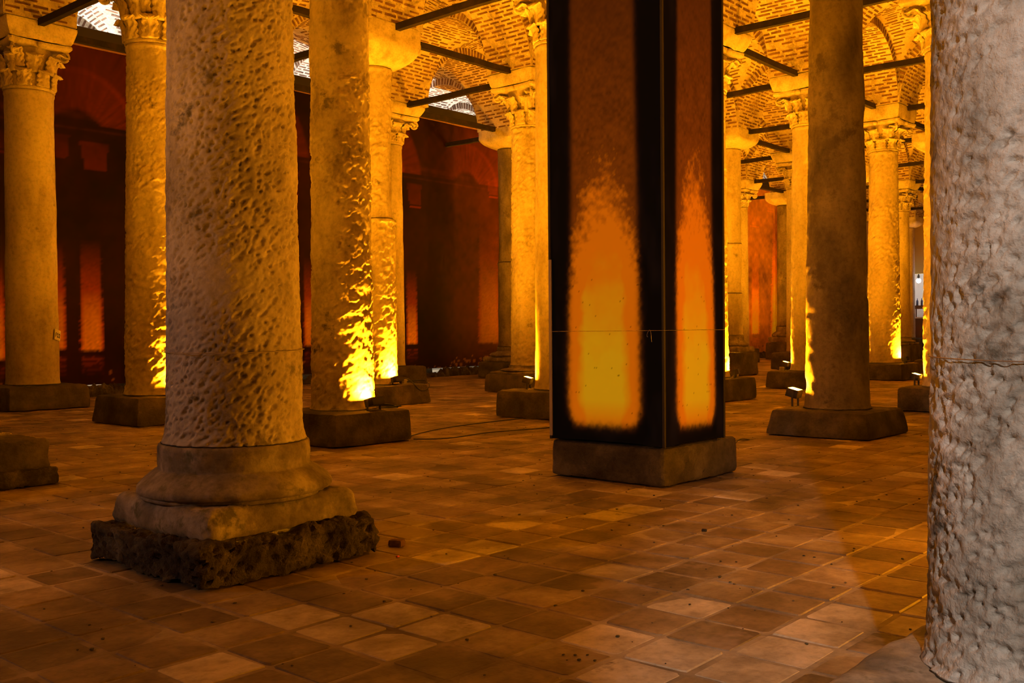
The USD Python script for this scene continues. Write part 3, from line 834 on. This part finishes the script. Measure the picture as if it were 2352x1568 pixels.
def print_panel(name, p0, p1, w0, w1, seed):
    """One framed print from p0 to p1 (plan), a thin board with the picture on its outer face."""
    p0, p1 = np.array(p0), np.array(p1)
    L = np.linalg.norm(p1 - p0)
    nu = int(L / 0.012); zs = np.concatenate([np.linspace(ZB, 4.9, 330), np.linspace(4.9, ZP, 24)[1:]])
    ss, zz = np.meshgrid(np.linspace(0, 1, nu), zs)
    d = (p1 - p0) / L; nrm = np.array([d[1], -d[0]])
    bulge = 0.012 * np.sin(ss * np.pi) * np.sin(zz * 1.7)
    # the lower edge of the cloth sags away from the block unevenly
    xy = p0[None, None] + (p1 - p0)[None, None] * ss[..., None] + nrm * bulge[..., None]
    F = np.concatenate([xy, zz[..., None]], -1).reshape(-1, 3)
    edge = zz.ravel() < ZB + 0.001
    F[edge, 2] += 0.025 * np.sin(np.clip(ss.ravel()[edge] * 1.25 - 0.15, 0, 1) * np.pi)
    Bk = F - np.r_[nrm, 0] * 0.012
    f = grid_faces(nu, len(zs))
    k = len(F); nv = len(zs)
    loop = list(range(nu)) + [nu * r + nu - 1 for r in range(1, nv)] + [nu * (nv - 1) + c for c in range(nu - 2, -1, -1)] + [nu * r for r in range(nv - 2, 0, -1)]
    side = []
    for a, b in zip(loop, loop[1:] + loop[:1]):
        side += [[a, k + a, k + b], [a, k + b, b]]
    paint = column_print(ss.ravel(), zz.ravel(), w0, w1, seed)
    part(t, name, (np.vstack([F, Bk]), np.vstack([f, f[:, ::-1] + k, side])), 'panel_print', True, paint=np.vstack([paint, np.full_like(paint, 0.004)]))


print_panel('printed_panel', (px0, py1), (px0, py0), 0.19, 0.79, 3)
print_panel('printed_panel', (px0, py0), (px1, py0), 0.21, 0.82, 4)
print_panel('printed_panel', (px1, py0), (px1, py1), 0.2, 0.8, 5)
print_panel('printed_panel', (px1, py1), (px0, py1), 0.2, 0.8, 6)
for x, y in ((px0, py0), (px1, py0), (px0, py1), (px1, py1)):
    part(t, 'corner_post', box(x - 0.014, x + 0.014, y - 0.014, y + 0.014, ZB - 0.005, ZP, 0.004), 'frame_black')
part(t, 'edge_strip', box(px0 - 0.022, px0 - 0.012, py1 - 0.03, py1 + 0.005, ZB + 0.03, 2.2), 'panel_edge', label='pale metal strip up the left edge')
COL[(0, 1)] = (t, np.array([4.85, 0]), 0.45, 0.4, 0.375)
wz = lambda x: 1.475
loopw = [(px0 - 0.020, py1 + 0.02, 1.47), (px0 - 0.020, py0 - 0.018, 1.475), (px1 + 0.02, py0 - 0.02, 1.475)]
part(t, 'wire', tube(np.array([np.array(loopw[0]) * (1 - k) + np.array(loopw[1]) * k for k in np.linspace(0, 1, 8)] + [np.array(loopw[1]) * (1 - k) + np.array(loopw[2]) * k for k in np.linspace(0.1, 1, 8)]), 0.0022, 5), 'wire_metal')
hk = np.array([px0 - 0.022, py0 + 0.13, 1.475])
part(t, 'wire_hook', tube(spline([hk + [0, .03, -.06], hk + [0, .028, -.012], hk + [0, .01, 0.004], hk + [0, -.004, -.02], hk + [0, -.012, -.10]], 20), 0.0025, 5), 'wire_metal')


def ring_wire(path, c, r, z, tilt, sag=0.0):
    th = np.linspace(0, 2 * np.pi, 90)
    part(path, 'wire', tube(np.stack([c[0] + r * np.cos(th), c[1] + r * np.sin(th), z + tilt * np.cos(th - 0.7)], 1), 0.0022, 5), 'wire_metal')


ring_wire(COL[(0, 0)][0], A, 0.456, 1.375, 0.01)
q0 = A + 0.462 * np.array([-0.97, -0.24])
part(COL[(0, 0)][0], 'wire_loop', tube(spline([[q0[0], q0[1], 1.372], [q0[0] + 0.02, q0[1] - 0.05, 1.352], [q0[0] + 0.05, q0[1] - 0.09, 1.352], [q0[0] + 0.08, q0[1] - 0.13, 1.378]], 16), 0.0025, 5), 'wire_metal')
ring_wire(COL[(-1, 0)][0], B, 0.448, 1.39, 0.008)

# number plate on the leftmost column
tF, cF, rF, _, _ = COL[(3, 1)]
toF = (cF - CAM[:2]) / np.linalg.norm(cF - CAM[:2])
nside = np.array([toF[1], -toF[0]])                # to the right as seen
ang = math.radians(64)
nF = -toF * math.cos(ang) + nside * math.sin(ang)
tg = np.array([-nF[1], nF[0]])
pc = np.array([*(cF + nF * (rF + 0.012)), 1.45])
ROTP = math.radians(-11)
ex = np.array([*tg, 0]) * math.cos(ROTP) + np.array([0, 0, 1.0]) * math.sin(ROTP)
ey = np.cross(np.array([*nF, 0]), ex)
if ex[:2] @ nside < 0:
    pass


def placed(m, o, ax, ay, az):
    v = np.asarray(m[0]); return o + v[:, :1] * ax + v[:, 1:2] * ay + v[:, 2:] * az, m[1]


az = np.array([*nF, 0])
pp = part(tF, 'number_plate', placed(box(-0.12, 0.12, -0.105, 0.105, -0.006, 0.006, 0.002), pc, ex, ey, az), 'plate_white', label='small pale number plate')
tm = meshkit.text_mesh('F12', 0.082, 0.003, True)
tv = np.array(tm.vertices); tv[:, 0] -= (tv[:, 0].min() + tv[:, 0].max()) / 2; tv[:, 1] -= 0.046
part(pp, 'lettering', placed((tv, np.array(tm.faces)), pc + az * 0.0061, ex, ey, az), 'ink_black', label='black characters F12')

# ------------------------------------------------------------------ tie bars
SHORT = {(0, 0): 'foreground pitted column', (0, 1): 'lantern box', (1, 1): 'mottled brown column', (0, 2): 'dark brown column', (3, 1): 'F12 column', (2, 1): 'column behind the pitted one', (2, 2): 'two-drum column',
         (1, 2): 'star-lamp column', (2, 3): 'crisp leaf-capital column', (3, 3): 'slender leaf-capital column', (3, 4): 'jointed column at the banner', (1, 3): 'half-hidden bright-edged column', (1, 4): 'boxed-lamp column',
         (1, 5): 'bright orange column', (2, 5): 'cracked column', (0, 3): 'column behind the pale right one', (3, 7): 'distant slim column'}


def tie(i, j, di, dj, z):
    a = np.array([j * S, i * S]); b = np.array([(j + dj) * S, (i + di) * S])
    d = (b - a) / S
    p, q = a + d * 0.66, b - d * 0.66
    n = 7
    rg = np.random.default_rng(i * 50 + j * 3 + di)
    s = np.linspace(0, 1, n)
    w = 0.060
    ctr = np.c_[p[0] + (q[0] - p[0]) * s, p[1] + (q[1] - p[1]) * s, np.full(n, z) + rg.normal(0, 0.006, n)]
    nn = np.array([-d[1], d[0], 0])
    rows = np.stack([ctr + nn * w + [0, 0, w * 1.1], ctr + nn * w - [0, 0, w * 1.1], ctr - nn * w - [0, 0, w * 1.1], ctr - nn * w + [0, 0, w * 1.1]], 1).reshape(-1, 3)
    f = np.vstack([grid_faces(4, n, True), [[0, 1, 2], [0, 2, 3], [(n - 1) * 4, (n - 1) * 4 + 2, (n - 1) * 4 + 1], [(n - 1) * 4, (n - 1) * 4 + 3, (n - 1) * 4 + 2]]])
    e = (i + di, j + dj)
    named = [SHORT.get((i, j)), SHORT.get(e)]
    if all(named):
        lab, g = 'dark tie bar between the %s and the %s' % tuple(named), None
    elif named[0] or named[1]:
        k = named[0] or named[1]
        side = 'back' if named[0] else 'front'
        lab, g = 'dark tie bar at the %s of the %s, running %s' % (side, k, 'left-back' if di else 'right-back'), None
    else:
        lab, g = 'dark tie bar deep among the distant vaults', 'distant tie bars'
    single('tie_bar', (rows, f), 'tie_wood', lab, 'tie bar', g)


for i in range(0, 4):
    for j in range(1, 11):
        for di, dj in ((1, 0), (0, 1)):
            if di and i + 1 > 4:
                continue
            mid = project([[(j + dj * .5) * S, (i + di * .5) * S, 7.52], [(j + dj * .15) * S, (i + di * .15) * S, 7.52], [(j + dj * .85) * S, (i + di * .85) * S, 7.52]])
            vis = ((mid[:, 0] > 0) & (mid[:, 0] < 2140) & (mid[:, 1] > -40) & (mid[:, 2] > 5)).any()
            hid = ((mid[:, 0] > 1275) & (mid[:, 0] < 1645)).all() or ((mid[:, 0] > 395) & (mid[:, 0] < 660)).all()
            if vis and not hid and mid[0, 2] < 52:
                if di and i == 3 and j not in (4, 8):
                    continue
                tie(i, j, di, dj, 7.50 if di else 7.54)

# ------------------------------------------------------------------ the printed banner that closes the left and far side
YB, XB0, XB1, ZBB, ZBT = 17.3, -1.0, 46.0, 0.26, 8.25
t = thing('banner', 'huge dark printed banner with glowing red columns, closing the hall at the left', 'banner')


def banner_paint(x, z):
    P = np.stack([x, np.full_like(x, 3.0), z], -1)
    n1 = fbm(P * [0.8, 1, 0.5], 4, 81) - 0.5; n2 = fbm(P * [5, 1, 4], 3, 82) - 0.5; n3 = fbm(P * [22, 1, 22], 2, 83) - 0.5
    right = np.clip((x - 19.0) / 3.0, 0, 1)
    far = np.clip((x - 36.0) / 3.0, 0, 1)  # far end of the print, brightened in its colour as if lamps lit it
    base = np.stack([0.012 + 0.05 * right + 0.50 * far, 0.0018 + 0.013 * right + 0.24 * far, 0.0004 + 0.001 * right + 0.002 * far], -1) * (1 + 1.6 * n1[..., None] + 0.8 * n2[..., None])
    col = base
    # printed vaults: nested round arches of red brick in every bay, above a printed cornice
    for xc in np.arange(2.6, 46, 4.4):
        xc = xc + 0.15
        for rr, zz0, a in ((2.2, 6.1, 1.0), (1.55, 5.9, 1.5)):
            d = np.hypot((x - xc), (z - zz0) * 0.92)
            band = np.clip((0.50 - np.abs(d - rr + 0.35)) / 0.12, 0, 1) * (z > 6.4) * a
            streak = 0.75 + 0.9 * (fbm(np.stack([np.arctan2(z - zz0, x - xc) * 26, d * 1.5, x * 0], -1), 2, 84) - 0.3)
            right_half = np.clip((x - xc + 1.3) / 1.6, 0.12, 1)
            col = col + (band * streak * right_half)[..., None] * np.array([0.045, 0.006, 0.001]) * (1 - 0.5 * far[..., None])
    ledge = np.clip((0.10 - np.abs(z - 6.62 + 0.03 * (x % 3))) / 0.06, 0, 1) + np.clip((0.05 - np.abs(z - 6.28)) / 0.04, 0, 1)
    col = col + ledge[..., None] * np.array([0.018, 0.004, 0.001]) * (0.7 + n2[..., None])
    # printed columns lit from below: warm strips with a bright foot, mirrored in water under it
    for xa, xb, zt, amp, fz_ in ((4.95, 5.50, 3.2, 0.9, 0.9), (6.35, 6.84, 3.6, 0.85, 1.10), (7.18, 7.73, 3.7, 0.9, 1.06), (10.2, 10.75, 3.5, .8, 1.05), (13.6, 14.2, 3.6, .7, 1.05), (17.55, 18.02, 3.4, 0.95, 1.04), (20.85, 21.95, 6.4, 0.17, 1.0), (21.92, 22.02, 3.0, .5, 1.0), (26.0, 26.6, 3.5, .8, 1.0), (31, 31.6, 3.5, .8, 1.0), (36, 36.5, 3.5, .7, 1.0), (39.25, 39.65, 5.5, 0.7, 1.0), (40.2, 41.0, 5.6, 1.2, 1.15), (42.1, 44.2, 7.5, 2.2, 0.9)):  # the last strip is lamp glow painted on the far panel
        c, hw = (xa + xb) / 2, (xb - xa) / 2
        e = np.abs(x - c) / (hw * (1 - 0.05 * (z - 1.0)))
        m = np.clip((1.06 - e + n3 * 0.25) / 0.16, 0, 1) * np.clip((z - fz_ + n3 * .05) / 0.05, 0, 1)
        k = np.clip((zt - z) / (zt - fz_), 0, 1)
        cc = np.array([0.60, 0.10, 0.0015]) * (0.15 + k[..., None] * 0.85) * (k[..., None] ** 0.7) + np.array([0.35, 0.36, 0.001]) * (np.clip((k - 0.45) / 0.55, 0, 1) * np.clip((1.0 - e) / 0.35, 0, 1))[..., None]
        col = col + (m * amp)[..., None] * cc * (1 + 0.7 * n3[..., None])
        w = np.clip((1.0 - e) / 0.12, 0, 1) * np.clip((fz_ - 0.13 - z) / 0.02, 0, 1) * (z > 0.50) * (0.25 + 0.75 * (np.sin(z * 75 + n2 * 9) > 0.1)) * np.clip((z - 0.45) / 0.45, 0, 1)
        col = col + (w * amp)[..., None] * np.array([0.16, 0.024, 0.002])
    # printed capitals on the wall behind: pale-bottomed trapezoids with a line under them
    for xa, xb, za, zb, am in ((6.25, 7.0, 5.52, 6.08, 1), (7.22, 7.92, 5.36, 6.0, 1.3), (5.2, 5.7, 5.6, 6.0, .5), (17.6, 18.25, 5.45, 6.1, 1.0), (21.35, 21.9, 6.1, 6.6, 1.6), (12.8, 13.5, 5.4, 6.0, 1), (39.9, 41.2, 6.45, 6.9, 2.0), (41.6, 42.6, 7.3, 8.0, 1.6), (31, 31.8, 5.4, 6, 1)):
        tt = np.clip((z - za) / (zb - za), 0, 1)
        lo = xa + (xb - xa) * 0.16 * (1 - tt); hi = xb - (xb - xa) * 0.10 * (1 - tt)
        m = ((x > lo) & (x < hi) & (z > za) & (z < zb))
        col = col + (m * am * (0.55 + 0.45 * (1 - tt)))[..., None] * np.array([0.035, 0.004, 0.001]) * (1 + n2[..., None])
        ln = (x > lo) & (x < hi) & (np.abs(z - za + 0.07) < 0.018)
        col = col + (ln * am)[..., None] * np.array([0.10, 0.011, 0.001])
    # splashes of pale dirt along the foot
    dirt = (fbm(P * [9, 1, 9], 3, 90) > 0.66) & (z < 0.62) & (fbm(P * [1.2, 1, 1], 2, 91) > 0.5)
    col = np.where(dirt[..., None], np.array([0.20, 0.085, 0.02]), col)
    return np.clip(col, 0.0008, 1)


nx, nz = int((XB1 - XB0) / 0.06), int((ZBT - ZBB) / 0.05)
gx, gz = np.meshgrid(np.linspace(XB0, XB1, nx), np.linspace(ZBB, ZBT, nz))
wav = 0.02 * np.sin(gx * 1.3) + 0.012 * np.sin(gx * 3.1 + gz)
Fv = np.stack([gx, YB + wav, gz], -1).reshape(-1, 3)
ff = grid_faces(nx, nz)
part(t, 'print', (Fv, ff), 'banner_print', True, paint=banner_paint(gx.ravel(), gz.ravel()))
part(t, 'backing', box(XB0, XB1, YB + 0.05, YB + 0.07, ZBB, ZBT), 'frame_black')
part(t, 'top_frame', box(XB0, XB1, YB - 0.06, YB + 0.10, ZBT + 0.12, ZBT + 0.42, 0.01), 'frame_black')
part(t, 'top_batten', box(XB0, XB1, YB - 0.05, YB + 0.06, ZBT - 0.03, ZBT + 0.12, 0.01), 'stall_wood')
for x in np.arange(1.4, 46, 4.5):
    part(t, 'post', box(x - 0.04, x + 0.04, YB + 0.07, YB + 0.15, 0, ZBT + 0.1), 'frame_black')
# low kerb of rubble along its foot, open where the work lights shine through
rg = np.random.default_rng(77)
st = []
for x in np.arange(2.0, 45, 0.085):
    gap = 18.05 < x < 18.75 or 13.25 < x < 13.5
    hh = 0.12 if gap else rg.uniform(0.20, 0.29)
    b = trimesh.creation.icosphere(1, 1.0)
    v = np.array(b.vertices) * [rg.uniform(.08, .17), rg.uniform(.08, .16), hh] * (1 + rg.uniform(-.14, .14, (len(b.vertices), 1)))
    st.append((v + [x, YB - 0.27 + rg.uniform(-.06, .06), 0.02], np.array(b.faces)))
single('rubble', join(st), 'rough_stone', 'low dark ridge of rubble along the foot of the printed banner', 'rubble', kind='stuff')

# far end wall
single('wall_far', box(57, 57.4, -14, 26, 0, 10), 'wall_brick', None, None, kind='structure')

# ------------------------------------------------------------------ floodlights at the columns' feet
LIT = []


def floodlight(ij, az, label, group=None, dz=0.15, dist=0.13, tilt=16, scale=1.0, glass='lamp_glass'):
    """A small floodlight on a yoke at azimuth az (degrees, from +x towards +y) of the column, its glass looking up along the shaft."""
    _, c, r0, _, zb = COL[ij]
    a = math.radians(az); n = np.array([math.cos(a), math.sin(a), 0]); tq = np.array([-n[1], n[0], 0]); k = np.array([0, 0, 1.0])
    o = np.array([c[0], c[1], zb]) + n * (r0 + dist)
    ti = math.radians(tilt)
    up = k * math.cos(ti) - n * math.sin(ti); ac = np.cross(tq, up)
    t = thing('floodlight', label, 'floodlight', group)
    cc = o + k * dz
    w, d, h = 0.115 * scale, 0.07 * scale, 0.09 * scale
    body = [placed(box(-w, w, -d, d, -h, -h + 0.025, 0.006), cc, tq, ac, up)]
    for s in (-1, 1):
        body.append(placed(box(*sorted((s * w, s * (w - 0.012))), -d, d, -h, 0.014), cc, tq, ac, up))
        body.append(placed(box(-w, w, *sorted((s * d, s * (d - 0.012))), -h, 0.014), cc, tq, ac, up))
    part(t, 'housing', join(body), 'lamp_body')
    part(t, 'glass', placed(box(-w + .012, w - .012, -d + .012, d - .012, -0.006, 0.004), cc, tq, ac, up), glass)
    yo = [placed(box(*sorted((s * (w + 0.004), s * (w + 0.012))), -0.014, 0.014, -dz + 0.003, 0.0), cc, tq, n, k) for s in (-1, 1)]
    yo.append(placed(box(-w - 0.012, w + 0.012, -0.016, 0.016, -dz, -dz + 0.008), cc, tq, n, k))
    part(t, 'yoke', join(yo), 'lamp_body')


CAMAZ = {ij: math.degrees(math.atan2(CAM[1] - v[1][1], CAM[0] - v[1][0])) for ij, v in COL.items()}


def seen(ij, deg):
    """Azimuth of a lamp that stands deg to the right (as seen) of the side of the column that faces the viewer."""
    return CAMAZ[ij] + deg


floodlight((1, 1), seen((1, 1), 47), 'floodlight blazing up the mottled brown column, right foot')
floodlight((2, 1), seen((2, 1), 38), 'floodlight on the column behind the foreground pitted column')
floodlight((2, 2), seen((2, 2), 46), 'floodlight lighting the right foot of the two-drum column')
floodlight((1, 3), seen((1, 3), 80), 'floodlight at the right edge of the lantern box, behind it')
floodlight((1, 5), seen((1, 5), 72), 'floodlight on the right foot of the bright orange column')
floodlight((2, 3), seen((2, 3), 104), 'floodlight behind the crisp leaf-capital column, right side')
floodlight((1, 2), seen((1, 2), -102), 'star-bright floodlight left of the lantern box', dz=0.19)
floodlight((0, 2), seen((0, 2), -104), 'glowing floodlight left of the dark brown column', dz=0.24, dist=0.16, scale=1.15)
floodlight((1, 4), seen((1, 4), -104), 'floodlight beside a small junction box, left of its column', dz=0.2)
floodlight((1, 5), seen((1, 5), -106), 'tiny star-like floodlight left of the bright orange column', dz=0.16)
floodlight((0, 3), seen((0, 3), -104), 'floodlight beside the right edge, left foot of the half-hidden column', dz=0.2)
# fellows behind the shafts light vaults and banner; those outside the frame are added fill
for ij in [(1, 1), (2, 1), (3, 1), (2, 2), (3, 2), (3, 3), (2, 4), (2, 5), (2, 6), (3, 5), (3, 6), (3, 7), (3, 8), (2, 8), (2, 7), (2, 9), (1, 6), (0, 4), (3, 10), (0, 3), (1, 7)]:
    floodlight(ij, 90 if ij in ((3, 6), (3, 7), (3, 8)) else seen(ij, 180), 'unseen floodlight added at the foot of a column as amber fill', 'floodlights out of sight', tilt=-40 if ij in ((3, 6), (3, 7), (3, 8)) else 16, glass='lamp_glass_dim' if ij in ((3, 1), (3, 2), (3, 3), (2, 1)) else 'lamp_glass_strong' if ij[1] >= 4 else 'lamp_glass')
for ij, az, ti in [((1, 0), 60, 16), ((0, -1), 45, 16), ((-1, 1), 142, -34), ((0, 0), seen((0, 0), 180), 16), ((-2, 1), 100, -30), ((-2, 0), 60, -20)]:
    floodlight(ij, az, 'unseen floodlight added at the foot of a column as amber fill', 'floodlights out of sight', dz=0.12, tilt=ti, glass='lamp_glass_half')
# the printed box holds no lamp: its panels emit their own print as backlight
# ------------------------------------------------------------------ junction boxes and cables
def jbox(p, rot, label):
    t = thing('junction_box', label, 'junction box', loc=p, rot=rot)
    part(t, 'case', box(-0.08, 0.08, -0.05, 0.05, 0, 0.085, 0.006), 'box_plastic')
    part(t, 'lid', box(-0.084, 0.084, -0.054, 0.054, 0.085, 0.10, 0.004), 'box_plastic')


def pos(ij, dx, dy, dz=0.0):
    _, c, _, _, zb = COL[ij]
    return (c[0] + dx, c[1] + dy, zb + dz)


jbox(pos((2, 2), 0.46, -0.30, -0.005), 20, 'small pale junction box on the block of the two-drum column')
jbox(pos((1, 4), -0.46, 0.50, -0.005), 35, 'junction box at the left of the boxed-lamp column')
jbox(pos((1, 5), 0.60, -0.30, -0.005), 20, 'junction box on the block of the bright orange column, right')
jbox(pos((1, 3), 0.58, -0.32, -0.005), 20, 'junction box just right of the lantern box, on a block')


def cable(pts, label, r=0.008):
    single('cable', tube(spline(pts, 60), r, 7), 'cable_black', label, 'cable', smooth=True)


cable([(5.52, 4.34, 0.012), (6.3, 4.75, 0.012), (7.3, 5.0, 0.012), (8.3, 5.05, 0.012), (9.05, 5.05, 0.012)], 'black cable along the floor from the mottled brown column towards the lantern box, farther')
cable([(5.55, 4.2, 0.012), (5.9, 3.9, 0.012), (6.7, 3.95, 0.012), (7.6, 3.75, 0.012), (8.4, 3.6, 0.012), (9.3, 3.3, 0.012)], 'black cable along the floor running behind the lantern box, nearer')
cable([(5.55, 0.1, 0.012), (6.3, 0.05, 0.012), (7.4, 0.35, 0.012), (8.2, 0.6, 0.012), (8.98, 0.55, 0.012), (9.04, 0.56, 0.15)], 'thin black cable from the lantern box to the dark brown column')
z = 0.46
a0 = pos((2, 1), 0.52, -0.40); cable([(a0[0] - .1, a0[1] - .1, z + .02), (a0[0], a0[1] - .1, z + .03), (a0[0] + .12, a0[1] - .30, z + .01), (a0[0] + .06, a0[1] - .41, z - .16), (a0[0] + .2, a0[1] - .43, 0.08)], 'cable hanging over the mossy block behind the foreground column', 0.009)
a0 = pos((2, 2), 0.40, -0.44); cable([(a0[0] - .25, a0[1] + .0, .44), (a0[0] - .05, a0[1] - .26, .42), (a0[0] + .05, a0[1] - .36, .28), (a0[0] + .28, a0[1] - .34, .3), (a0[0] + .1, a0[1] + .12, .43)], 'looped cable at the junction box of the two-drum column', 0.011)
a0 = pos((1, 1), 0.35, -0.45); cable([(a0[0] - .1, a0[1], .46), (a0[0] + .08, a0[1] - .05, .49), (a0[0] + .2, a0[1] - .03, .45), (a0[0] + .13, a0[1] + .08, .45), (a0[0] - .02, a0[1] + .06, .455), (a0[0] + .1, a0[1] - .1, .47), (a0[0] + .24, a0[1] + .02, .46)], 'coiled cable on the block of the mottled brown column', 0.009)

# ------------------------------------------------------------------ small things on the floor
def chip(x, y, size, name, mat, label, cat, seed, squash=0.5):
    v, f = rough_block((0, 0), size, size * 0.7, 0, size * squash * 2, size * .3, size * .12, size * .5, seed, 0.05, 8 / size)
    rz = np.random.default_rng(seed).uniform(0, 6.28); cs, sn = math.cos(rz), math.sin(rz)
    v = np.c_[v[:, 0] * cs - v[:, 1] * sn + x, v[:, 0] * sn + v[:, 1] * cs + y, v[:, 2]]
    single(name, (v, f), mat, label, cat, smooth=40)


chip(0.87, -0.62, 0.055, 'brick_fragment', 'brick_clay', 'brown brick fragment at the right corner of the foreground base', 'brick', 5)
chip(0.66, -0.86, 0.012, 'plastic_scrap', 'red_plastic', 'tiny red scrap on the floor right of the foreground base', 'litter', 6)
chip(2.65, -2.0, 0.02, 'pebble', 'rough_stone', 'small dark pebble on the tiles at the middle right', 'pebble', 8)
chip(-1.1, -3.5, 0.02, 'pebble', 'rough_stone', 'small dark pebble near the bottom middle', 'pebble', 9)
chip(8.1, 0.75, 0.03, 'pebble', 'rough_stone', 'small dark stone on the floor left of the dark brown column', 'pebble', 10)
rg = np.random.default_rng(19)
st = []
for k in range(420):
    zz = rg.uniform(4.3, 16); xx = rg.uniform(20, 2330)
    d = fwd + (xx - 1176) / FPX * rgt
    p = CAM + d * zz / (d @ fwd); s = rg.uniform(0.004, 0.012)
    b = trimesh.creation.icosphere(0, 1.0)
    st.append((np.array(b.vertices) * [s * rg.uniform(.7, 1.6), s, s * .5] + [p[0], p[1], 0.004], np.array(b.faces)))
single('grit', join(st), 'plinth_stone', 'scattered grit and crumbs on the clay tiles', 'grit', kind='stuff')

# ------------------------------------------------------------------ lit stall at the far right end
t = thing('stall', 'brightly lit refreshment stall glimpsed between far columns at right', 'stall')
X0 = 54.5
part(t, 'platform', box(X0 - 0.3, X0 + 2.2, 11.5, 17.0, 0, 1.2), 'stall_wood')
part(t, 'counter', box(X0, X0 + 0.7, 12.0, 16.9, 1.2, 1.9), 'stall_wood')
part(t, 'counter_top', box(X0 - 0.06, X0 + 0.76, 11.95, 16.95, 1.9, 1.98, 0.01), 'plate_white')
part(t, 'display_case', join([box(X0, X0 + .05, 12.0, 16.9, 2.45, 2.65)] + [box(X0, X0 + .05, y - .025, y + .025, 1.98, 2.45) for y in np.arange(12.1, 16.9, 1.18)]), 'stall_wood')
part(t, 'back_wall', box(X0 + 2.0, X0 + 2.1, 11.5, 17.1, 1.2, 4.9), 'stall_wall')
part(t, 'awning', box(X0 - .1, X0 - .04, 11.5, 17.0, 4.45, 8.2), 'stall_fabric')
for k, y in enumerate((14.35, 16.7, 13.3)):
    p = thing('pendant_lamp', ('white pendant lamp over the far stall, beside the pale right column', 'white pendant lamp over the far stall, beside the dark brown column', 'white pendant lamp over the far stall hidden by the right column')[k], 'lamp')
    part(p, 'socket', lathe([(0.05, 4.15), (0.07, 4.3), (0.03, 4.42), (0.01, 4.47)], 16, (X0 + 0.1, y)), 'lamp_body', 40)
    b = trimesh.creation.icosphere(2, 0.13)
    part(p, 'bulb', (np.array(b.vertices) + [X0 + 0.1, y, 4.07], np.array(b.faces)), 'bulb_white', True)
for k, y in enumerate((14.15, 14.4, 14.65, 16.85)):
    single('bottle', lathe([(0.001, 2.65), (0.06, 2.65), (0.06, 2.9), (0.02, 2.99), (0.02, 3.06), (0.001, 3.06)], 12, (X0 + 0.03, y)), 'bottle_glass', 'small bottle on the shelf of the far stall', 'bottle', 'bottles on the far stall', smooth=40)
